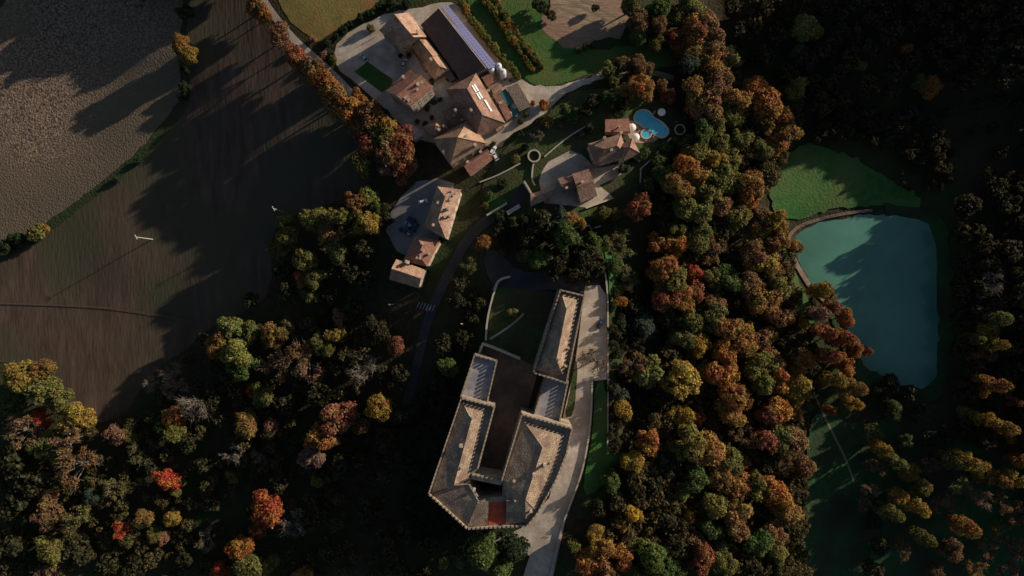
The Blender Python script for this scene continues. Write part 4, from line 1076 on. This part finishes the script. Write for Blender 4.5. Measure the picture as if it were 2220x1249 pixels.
T(Z_VN, [(1180,490,34,'dark'),(1220,520,34,'green'),(1150,520,26,'dark'),(1210,480,24,'blue'),(1240,475,20,'ochre'),(1258,480,16,'gold'),(1262,545,30,'dark'),(1285,530,24,'green'),(1170,560,24,'green'),(1135,555,18,'olive'),(1215,570,26,'dark'),(1255,585,24,'dark'),(1205,592,20,'dark'),(1240,602,18,'dark'),(1272,604,16,'dark'),(1185,575,20,'dark'),(1290,585,20,'dark'),(1310,465,18,'olive'),(1335,465,18,'olive'),(1330,530,26,'olive','sparse'),(1350,560,26,'lime','sparse'),(1330,580,20,'green'),(1362,600,22,'olive','sparse'),(1340,505,20,'green','sparse'),(1378,450,34,'rust','broad','large rust-red tree on the slope right of the square brown-roofed house'),(1115,680,15,'lime','shrub','light green shrub lit in the castle garden'),(1092,540,14,'green','shrub'),(1080,475,18,'dark','shrub'),(1110,490,20,'dark','shrub'),(1060,420,12,'green','shrub'),(1050,445,12,'olive','shrub'),(1090,400,14,'dark','shrub'),(1115,345,12,'olive','shrub'),(1140,320,13,'dark','shrub'),(1165,295,14,'grey','sparse'),(1130,290,12,'dark','shrub'),(1218,270,10,'pink','shrub'),(1262,288,9,'pink','shrub'),(1280,282,14,'dark','shrub'),(1190,265,16,'ochre','shrub'),(1180,225,14,'orange','shrub','orange shrub at the bend of the gravel road'),(1350,365,16,'blue','shrub'),(1378,345,14,'dark','shrub'),(1400,330,14,'green','shrub'),(1425,345,18,'green','shrub'),(1445,325,16,'green','shrub'),(1465,310,14,'lime','shrub'),(1475,330,14,'green','shrub'),(1405,400,18,'green'),(1420,375,18,'green'),(1240,250,18,'green','shrub'),(1270,240,18,'dark'),(1290,225,20,'dark'),(1225,235,16,'green')])
T(Z_HM, [(985,163,9,'green','shrub'),(972,172,8,'orange','shrub'),(935,178,7,'olive','shrub'),(926,236,8,'green','shrub'),(942,222,8,'olive','shrub'),(936,256,7,'green','shrub'),(955,215,7,'green','shrub'),(880,108,8,'dark','shrub'),(886,122,9,'brown','shrub'),(868,122,7,'dark','shrub'),(1140,250,8,'olive','shrub'),(1128,262,8,'green','shrub'),(1155,222,8,'orange','shrub'),(1095,170,7,'rust','shrub'),(1110,172,7,'olive','shrub'),(905,262,8,'olive','shrub'),(920,268,7,'green','shrub'),(1070,312,8,'dark','shrub')])
T(Z_PT, [(1325,152,22,'olive'),(1350,138,22,'brown'),(1385,135,24,'brown'),(1400,148,18,'brown'),(1375,185,28,'orange'),(1395,195,24,'ochre'),(1350,195,22,'ochre'),(1402,162,14,'lime'),(1448,205,20,'rust'),(1432,185,18,'brown'),(1330,178,18,'olive'),(1345,225,20,'dark'),(1320,215,20,'green'),(1335,240,16,'dark')])
T(Z_TOP, [(1180,20,16,'dark'),(1195,35,12,'dark'),(1165,12,13,'dark'),(1255,110,10,'green','shrub'),(1268,100,10,'olive','shrub'),(1285,98,8,'green','shrub'),(1290,20,10,'dark'),(1365,12,26,'olive'),(1390,40,28,'brown'),(1420,20,28,'green'),(1385,75,24,'green'),(1430,55,28,'brown'),(1460,35,28,'olive'),(1420,90,20,'olive'),(1455,75,22,'rust'),(1440,10,24,'green'),(1000,10,12,'olive','shrub'),(880,8,12,'dark','shrub'),(760,52,11,'dark','shrub'),(745,66,11,'dark','shrub'),(728,76,10,'dark','shrub'),(800,28,11,'dark','shrub'),(780,40,11,'dark','shrub'),(825,15,12,'dark','shrub'),(850,6,12,'dark','shrub'),(712,92,11,'dark','shrub'),(804,62,12,'olive','shrub','small dark shrub island in the gravel yard left of the farmhouse'),(720,128,13,'olive','shrub'),(1475,100,22,'rust'),(1490,90,18,'orange')])
T(Z_RU, [(1505,75,26,'orange'),(1490,40,26,'brown'),(1530,60,28,'brown'),(1500,10,26,'olive'),(1520,105,26,'ochre'),(1550,90,26,'brown'),(1545,140,28,'ochre'),(1520,150,24,'dark'),(1490,140,22,'blue'),(1575,135,22,'brown'),(1560,180,30,'brown'),(1510,195,30,'ochre'),(1530,230,30,'brown'),(1590,215,28,'ochre'),(1620,195,26,'brown'),(1645,195,28,'orange'),(1660,225,30,'orange'),(1625,240,28,'brown'),(1690,255,24,'orange'),(1580,255,26,'olive'),(1550,265,24,'olive'),(1720,195,22,'olive'),(1735,215,18,'brown'),(1725,245,18,'brown'),(1710,285,26,'ochre'),(1690,310,24,'orange'),(1660,275,24,'ochre'),(1630,290,26,'dusk'),(1600,300,26,'ochre'),(1560,310,26,'olive'),(1525,290,24,'green'),(1540,345,26,'gold'),(1580,340,28,'olive'),(1510,330,24,'olive'),(1510,375,26,'ochre'),(1555,385,28,'olive'),(1610,345,26,'brown'),(1650,330,24,'brown'),(1590,390,28,'olive'),(1480,355,24,'orange'),(1475,400,26,'ochre'),(1530,420,26,'olive'),(1450,380,20,'green'),(1435,420,22,'dark'),(1620,400,26,'ochre'),(1640,370,22,'dusk'),(1625,430,24,'orange')])
T(Z_RM, [(1440,460,24,'dark'),(1480,450,26,'olive'),(1520,465,26,'olive'),(1560,450,26,'brown'),(1600,470,26,'olive'),(1650,465,26,'brown'),(1672,485,28,'gold'),(1690,520,26,'ochre'),(1720,530,16,'rust'),(1640,510,28,'ochre'),(1600,520,28,'brown'),(1555,500,26,'dark'),(1510,510,24,'olive'),(1420,530,18,'orange'),(1460,535,22,'orange'),(1430,505,16,'gold'),(1470,500,20,'olive'),(1540,545,28,'brown'),(1580,560,26,'dusk'),(1625,560,28,'brown'),(1665,560,28,'gold'),(1690,580,24,'brown'),(1690,630,24,'brown'),(1430,585,28,'orange'),(1465,610,28,'olive'),(1505,585,24,'red','broad','bright red tree in the middle of the wood right of the castle'),(1510,625,24,'rust'),(1445,640,24,'rust'),(1420,610,22,'ochre'),(1490,650,24,'ochre'),(1545,610,24,'olive'),(1580,610,26,'green'),(1620,620,28,'brown'),(1655,650,28,'ochre'),(1600,660,26,'dusk'),(1550,660,24,'brown'),(1540,690,26,'olive'),(1580,715,28,'ochre'),(1500,700,24,'olive'),(1460,690,22,'dark'),(1630,700,26,'dusk'),(1395,705,38,'blue','conifer','large grey-green conifer right of the castle road'),(1345,700,16,'dark','shrub'),(1355,620,20,'olive','sparse'),(1342,652,12,'orange'),(1375,660,20,'dark'),(1295,785,34,'brown','bare','bare brown tree overhanging the castle road'),(1375,790,32,'brown','sparse'),(1400,810,28,'olive'),(1350,800,22,'olive'),(1345,850,20,'blue','sparse'),(1480,730,24,'olive'),(1520,745,26,'gold'),(1470,775,22,'dark'),(1570,760,26,'orange'),(1545,770,20,'olive'),(1610,745,28,'ochre'),(1650,735,28,'brown'),(1690,690,26,'brown'),(1700,740,24,'dusk'),(1480,825,44,'gold','broad','largest golden-olive round tree in the wood right of the castle'),(1568,815,34,'orange'),(1590,855,30,'ochre'),(1530,800,20,'olive'),(1640,790,28,'ochre'),(1675,775,26,'brown'),(1690,820,28,'orange'),(1650,835,28,'olive'),(1430,860,26,'dark'),(1730,790,26,'ochre'),(1720,845,28,'gold'),(1740,700,16,'gold')])
T(Z_RL, [(1350,885,18,'gold'),(1410,955,22,'orange'),(1370,1005,18,'gold'),(1475,905,22,'gold'),(1512,912,16,'red'),(1535,905,20,'rust'),(1500,950,34,'olive'),(1530,985,34,'ochre'),(1470,970,24,'olive'),(1580,900,28,'ochre'),(1600,940,28,'brown'),(1585,990,28,'olive'),(1615,1000,14,'orange'),(1560,1030,30,'ochre'),(1600,1060,28,'orange'),(1510,1030,26,'green'),(1480,1070,18,'lime'),(1450,1010,24,'dark'),(1420,1050,24,'dark'),(1380,1060,22,'dark'),(1330,1040,18,'green'),(1372,1110,20,'yellow','broad','bright yellow tree in the lower wood right of the castle'),(1345,1135,14,'gold'),(1335,1090,20,'dark'),(1300,1100,20,'dark'),(1490,1125,18,'orange'),(1550,1090,26,'olive'),(1590,1110,28,'ochre'),(1600,1155,26,'brown'),(1595,1180,20,'orange'),(1545,1150,22,'green'),(1525,1215,34,'rust','broad','large rust-red tree at the bottom edge of the lower right wood'),(1505,1175,20,'brown'),(1570,1210,26,'olive'),(1440,1130,26,'dark'),(1460,1180,26,'dark'),(1410,1210,28,'green'),(1375,1180,18,'olive'),(1350,1200,22,'orange'),(1300,1190,26,'ochre'),(1285,1160,18,'gold'),(1270,1220,24,'orange'),(1310,1230,24,'brown'),(1360,1240,20,'olive'),(1450,1235,24,'green'),(1245,1180,14,'olive'),(1660,900,26,'rust'),(1690,895,28,'orange'),(1725,895,18,'orange'),(1650,950,26,'rust'),(1690,945,28,'olive'),(1725,960,28,'brown'),(1740,1010,22,'brown'),(1660,1000,26,'dark'),(1700,1010,26,'brown'),(1640,1050,26,'brown'),(1680,1070,28,'orange'),(1705,1110,24,'ochre'),(1650,1110,26,'dusk'),(1680,1150,26,'brown'),(1690,1200,22,'olive'),(1640,1180,26,'green'),(1620,1230,26,'dark'),(1680,1240,22,'dusk'),(1730,1070,20,'dusk'),(1720,1180,22,'dusk')])
T(Z_SH, [(1780,628,24,'gold'),(1800,640,16,'ochre'),(1775,680,24,'pink'),(1805,665,20,'rust'),(1830,690,24,'orange'),(1790,720,26,'rust'),(1825,735,28,'rust'),(1855,750,24,'orange'),(1880,762,14,'rust'),(1795,770,28,'rust'),(1835,790,26,'orange'),(1810,825,28,'gold'),(1850,840,26,'ochre'),(1785,830,20,'pink'),(1850,875,20,'gold'),(1800,890,14,'orange'),(1755,755,18,'dark'),(1760,800,18,'dark'),(1740,850,18,'dark')])
T(Z_FR, [(2150,615,26,'grey','bare'),(2120,640,24,'dusk'),(2160,690,24,'olive'),(2135,712,26,'gold'),(2110,735,20,'olive'),(2155,745,22,'gold'),(2120,765,20,'ochre'),(2145,770,18,'brown'),(2150,830,28,'orange'),(2180,845,24,'ochre'),(2120,850,20,'orange'),(2195,870,18,'rust'),(2090,895,16,'lime'),(2140,910,22,'gold'),(2175,925,24,'ochre'),(2195,950,16,'orange'),(1930,830,24,'dark'),(1960,850,22,'dusk'),(1905,850,22,'dark'),(1940,890,22,'green'),(1980,890,24,'dark')])
T(Z_BR, [(2015,1005,24,'brown','sparse'),(2045,1095,26,'brown','sparse'),(2090,1140,26,'ochre'),(2140,1190,26,'brown','sparse'),(2060,1190,24,'brown'),(2000,1165,24,'olive'),(1955,1190,24,'brown','sparse'),(2110,1235,24,'ochre','sparse'),(2030,1238,22,'brown'),(2185,1235,24,'brown','sparse'),(2215,1000,22,'orange'),(1870,1090,20,'brown','sparse'),(1890,940,24,'olive','sparse'),(1910,970,24,'gold'),(1940,1000,24,'olive'),(1975,1020,26,'gold'),(1895,1010,24,'brown','sparse'),(1885,1060,22,'pink','sparse'),(1950,1080,26,'gold'),(1985,1100,24,'gold'),(1930,1110,24,'olive'),(2000,1060,22,'olive'),(2060,1000,24,'olive'),(2095,1000,24,'gold'),(2130,1020,26,'gold'),(2165,1040,26,'ochre'),(2200,1040,24,'gold'),(2080,1050,28,'lime','sparse'),(2120,1080,26,'pink','sparse'),(2180,1090,28,'brown','sparse'),(2210,1120,26,'brown','sparse'),(2170,1150,26,'ochre','sparse'),(2200,1190,26,'brown','sparse'),(1890,1130,22,'dusk'),(1905,1180,24,'dusk'),(1890,1230,24,'dusk'),(1725,1200,12,'lime','shrub'),(1960,960,20,'green'),(2010,950,22,'dusk'),(2050,940,22,'dusk')])
T(Z_UR, [(1745,60,32,'lime','broad','pale yellow-green tree catching the sun in the dark top right wood'),(1770,72,22,'gold'),(1725,112,16,'grey'),(1752,110,12,'grey'),(1862,142,17,'lime'),(1965,105,16,'orange'),(2020,190,26,'orange'),(1990,180,22,'olive')])
# the dark top right wood reads as one mass
for k, t in enumerate(TREES):
    if t[5] in (Z_SH, Z_BR, Z_FR) and t[4] == 'broad' and t[3] in ('gold', 'orange', 'rust', 'pink', 'ochre', 'olive') and k % 3 != 0: t[4] = 'poplar'; t[2] *= .92
DARKSPOTS = []
def fill(poly, n, rmin, rmax, seed, gap=.72):
    rr = random.Random(seed); tries = 0; got = 0
    xs = [p[0] for p in poly]; ys = [p[1] for p in poly]
    while got < n and tries < 6000:
        tries += 1
        x, y = rr.uniform(min(xs), max(xs)), rr.uniform(min(ys), max(ys)); r = rr.uniform(rmin, rmax)
        if not inside(poly, x, y): continue
        if any((t[0] - x) ** 2 + (t[1] - y) ** 2 < (gap * (t[2] + r)) ** 2 for t in TREES + DARKSPOTS): continue
        DARKSPOTS.append((x, y, r)); got += 1
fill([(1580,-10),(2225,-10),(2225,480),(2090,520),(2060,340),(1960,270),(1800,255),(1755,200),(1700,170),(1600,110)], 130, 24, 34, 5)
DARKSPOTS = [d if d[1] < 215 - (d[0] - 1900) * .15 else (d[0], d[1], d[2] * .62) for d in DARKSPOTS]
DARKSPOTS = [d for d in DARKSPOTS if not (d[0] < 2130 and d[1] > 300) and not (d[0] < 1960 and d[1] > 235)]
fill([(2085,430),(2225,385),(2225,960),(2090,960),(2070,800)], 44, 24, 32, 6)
NW_ = len(DARKSPOTS)
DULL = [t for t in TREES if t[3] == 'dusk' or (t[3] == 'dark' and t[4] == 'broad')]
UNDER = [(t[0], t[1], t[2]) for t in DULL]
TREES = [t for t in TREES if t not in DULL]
WOODZ = (Z_RU, Z_RM, Z_RL)
keep = []
for k, t in enumerate(TREES):
    if t[5] in WOODZ and t[6] is None and t[4] == 'broad':
        if t[3] == 'brown' and k % 3 == 0: t[4] = 'sparse'
        elif t[3] in ('ochre', 'brown') and k % 9 == 1: t[3] = 'olive'
        elif t[3] == 'rust' and k % 3 == 1: t[3] = 'ochre'
    if t[5] in (Z_LW, Z_BL, Z_PK): t[2] *= 1.15
    if t[5] == Z_ROW and t[4] != 'shrub': t[2] *= 1.15
    if t[5] in WOODZ and t[4] == 'broad' and t[6] is None:
        near = min(math.dist(t[:2], q[:2]) for q in TREES if q is not t)
        if near < 27 and t[2] < 26 and any(math.dist(t[:2], q[:2]) < 30 and q[2] >= t[2] for q in keep): continue
        t[2] *= 1.3
    keep.append(t)
TREES = keep
N0 = len(DARKSPOTS)
fill([(1425,470),(1450,400),(1500,290),(1550,260),(1545,120),(1600,180),(1740,200),(1720,300),(1640,440),(1690,500),(1730,660),(1745,850),(1740,1240),(1280,1240),(1330,1100),(1390,980),(1425,880),(1440,780),(1440,620)], 380, 16, 24, 15, .42)
BRUSH = DARKSPOTS[N0:]; DARKSPOTS = DARKSPOTS[:N0]
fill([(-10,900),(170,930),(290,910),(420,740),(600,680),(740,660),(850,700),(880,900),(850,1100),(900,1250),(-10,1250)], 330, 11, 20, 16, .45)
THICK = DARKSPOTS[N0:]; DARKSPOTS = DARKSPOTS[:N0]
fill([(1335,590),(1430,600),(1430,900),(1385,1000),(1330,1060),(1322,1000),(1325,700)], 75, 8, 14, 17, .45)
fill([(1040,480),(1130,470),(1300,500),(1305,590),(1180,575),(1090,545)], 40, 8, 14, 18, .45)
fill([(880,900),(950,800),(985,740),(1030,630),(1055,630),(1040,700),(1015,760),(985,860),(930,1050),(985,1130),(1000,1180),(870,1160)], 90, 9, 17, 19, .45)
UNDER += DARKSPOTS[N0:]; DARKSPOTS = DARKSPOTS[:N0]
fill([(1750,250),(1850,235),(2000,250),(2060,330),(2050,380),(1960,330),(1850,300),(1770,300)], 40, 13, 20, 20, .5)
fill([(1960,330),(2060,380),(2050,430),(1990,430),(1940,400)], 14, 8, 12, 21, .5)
def order_words(k):
    w = ['first','second','third','fourth','fifth','sixth','seventh','eighth','ninth','tenth','eleventh','twelfth','thirteenth','fourteenth','fifteenth','sixteenth','seventeenth','eighteenth','nineteenth','twentieth']
    return w[k] if k < 20 else (w[k % 10 - 1 if k % 10 else 0] if False else 'twenty-' + w[k - 20] if k < 29 else None)
SZ = lambda r: 'small ' if r < 19 else ('large ' if r > 31 else '')
groups = {}
for t in TREES:
    if t[6] is None: groups.setdefault((t[5], t[3], t[4]), []).append(t)
for key, ts in groups.items():
    zone, c, kd = key
    zone = zone.replace('in the ', 'in ').replace(' at the ', ' at ') if len((COL[c][1] + ' ' + KINDW[kd] + ' ' + zone).split()) > 11 else zone
    horiz = (max(t[0] for t in ts) - min(t[0] for t in ts)) > 1.2 * (max(t[1] for t in ts) - min(t[1] for t in ts))
    ts.sort(key=lambda t: t[0] if horiz else t[1])
    for k, t in enumerate(ts):
        base = f"{COL[c][1]} {KINDW[kd]} {zone}"
        if len(ts) == 1: t[6] = base
        else:
            w = order_words(k)
            if k == len(ts) - 1: w = 'last'
            t[6] = base + ((f", {w} from the left" if horiz else f", {w} from the top") if w else ', one of those farthest ' + ('right' if horiz else 'down'))
            t[6] = t[6].replace('last from the left', 'rightmost').replace('first from the left', 'leftmost').replace('first from the top', 'topmost').replace('last from the top', 'lowest')
cnt = {}
def add_tree(px, py, rpx, c, kd, zone, label, seed):
    rr = random.Random(seed)
    i = rr.randrange(NP[kd])
    tm, cm = PROTO[kd, i]
    r = rpx * S * 1.06
    hs = rr.uniform(.88, 1.12) * (.62 if kd == 'conifer' and rpx > 30 else 1)
    x, y, z = G(px, py, r * CENT[kd] * hs)
    o = bpy.data.objects.new(KINDN[kd], None); C.objects.link(o); o.empty_display_size = .5
    o.location = (x, y, z); o.rotation_euler = (0, 0, rr.uniform(0, 6.28)); o.scale = (r * rr.uniform(.86, 1.16), r * rr.uniform(.86, 1.16), r * hs)
    tag(o, label, 'shrub' if kd == 'shrub' else 'tree', ('shrubs ' if kd == 'shrub' else 'trees ') + zone)
    a = bpy.data.objects.new('trunk', tm); C.objects.link(a); a.parent = o
    b = bpy.data.objects.new('crown', cm); C.objects.link(b); b.parent = o
    col = COL[c][0]; v = rr.uniform(.85, 1.15) * (1.45 if zone in WOODZ else 1.2); h = rr.uniform(-.08, .08)
    b.color = (col[0] * v * (1 + h), col[1] * v, col[2] * v * (1 - h), 1)
for k, t in enumerate(TREES): add_tree(*t, 1000 + k)
print('TREES', len(TREES))

# vineyard rows beside the barn: each bush a thing of its own
VROWS = [[(1006,18),(1045,72),(1085,125),(1128,172)], [(1050,-4),(1084,50),(1118,100),(1160,158)], [(1066,-6),(1098,42),(1132,90),(1178,150)]]
ords = ['left', 'middle', 'right']
for ri, row in enumerate(VROWS):
    p = []
    for k in range(len(row) - 1):
        d = math.dist(row[k], row[k + 1]); n = int(d / 9.0)
        p += [(row[k][0] + (row[k + 1][0] - row[k][0]) * j / n, row[k][1] + (row[k + 1][1] - row[k][1]) * j / n) for j in range(n)]
    p = [q for q in p if q[1] > -6]
    for k, q in enumerate(p):
        rr = random.Random(ri * 100 + k)
        kk = rr.randrange(4); tm, cm = PROTO['shrub', kk]
        r = rr.uniform(1.7, 2.5); x, y, z = G(q[0] + rr.uniform(-2, 2), q[1] + rr.uniform(-2, 2), r * .65)
        o = bpy.data.objects.new('vine_bush', None); C.objects.link(o); o.location = (x, y, z); o.scale = (r * 1.1, r * 1.1, r * .95); o.rotation_euler = (0, 0, rr.uniform(0, 6.28))
        w = order_words(k)
        tag(o, f"leafy bush in the {ords[ri]} planted row beside the barn road, {w} from the top", 'bush', 'bushes planted in rows beside the barn')
        a = bpy.data.objects.new('trunk', tm); C.objects.link(a); a.parent = o
        b = bpy.data.objects.new('crown', cm); C.objects.link(b); b.parent = o
        b.color = (*rr.choice([(.16, .17, .04), (.22, .19, .045), (.12, .14, .035), (.30, .17, .04)]), 1)

# the wooded hill outside the frame that shades the pond valley, and unseen trees added to darken the left field's corner
def mass(name, spots, seed, label, nl=380, ls=.16, col=(.06, .05, .02, 1)):
    rs = np.random.RandomState(seed)
    Pa, Aa, Ba = [], [], []
    for (px, py, r) in spots:
        r = r * S; x, y, z = G(px, py, r)
        lobes = [((x, y, z + 1.25 * r), .6 * r)] + [((x + .55 * r * math.cos(a), y + .55 * r * math.sin(a), z + r * rs.uniform(.9, 1.7)), r * rs.uniform(.3, .45)) for a in rs.uniform(0, 6.28, 9)]
        P, N = lobes_points(rs, lobes, nl)
        P, A, B = leafset(rs, P, N, ls * r)
        Pa.append(P); Aa.append(A); Ba.append(B)
    me = quads_mesh(name, np.concatenate(Pa), np.concatenate(Aa), np.concatenate(Ba), LEAF)
    o = bpy.data.objects.new(name, me); C.objects.link(o); o.color = col
    tag(o, label, 'woodland', kind='stuff')
rr = random.Random(3)
spots = [(x + rr.uniform(-12, 12), y + rr.uniform(-12, 12), rr.uniform(34, 44) if y < -90 else rr.uniform(24, 30) if y < 620 else rr.uniform(30, 38)) for x in range(2262, 2540, 46) for y in range(-300, 1150, 48)]
mass('hillside_wood', spots, 4, 'dense brown woodland on the hillside beyond the right edge')
spots = [(x + rr.uniform(-15, 15), y + rr.uniform(-12, 12), rr.uniform(30, 42)) for x in range(250, 560, 48) for y in range(-260, -50, 48)]
mass('added_shade_trees', spots, 5, 'unseen trees added above the top edge to darken the left field')
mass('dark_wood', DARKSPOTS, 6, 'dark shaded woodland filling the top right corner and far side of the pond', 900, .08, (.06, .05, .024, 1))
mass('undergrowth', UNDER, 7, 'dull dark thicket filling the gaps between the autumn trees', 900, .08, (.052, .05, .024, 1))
mass('brushwood', BRUSH, 8, 'brown brushwood under the crowns of the wood right of the castle', 900, .075, (.12, .09, .038, 1))
mass('thicket', THICK, 9, 'low brown and olive scrub between the trees of the lower left wood', 600, .085, (.095, .08, .034, 1))
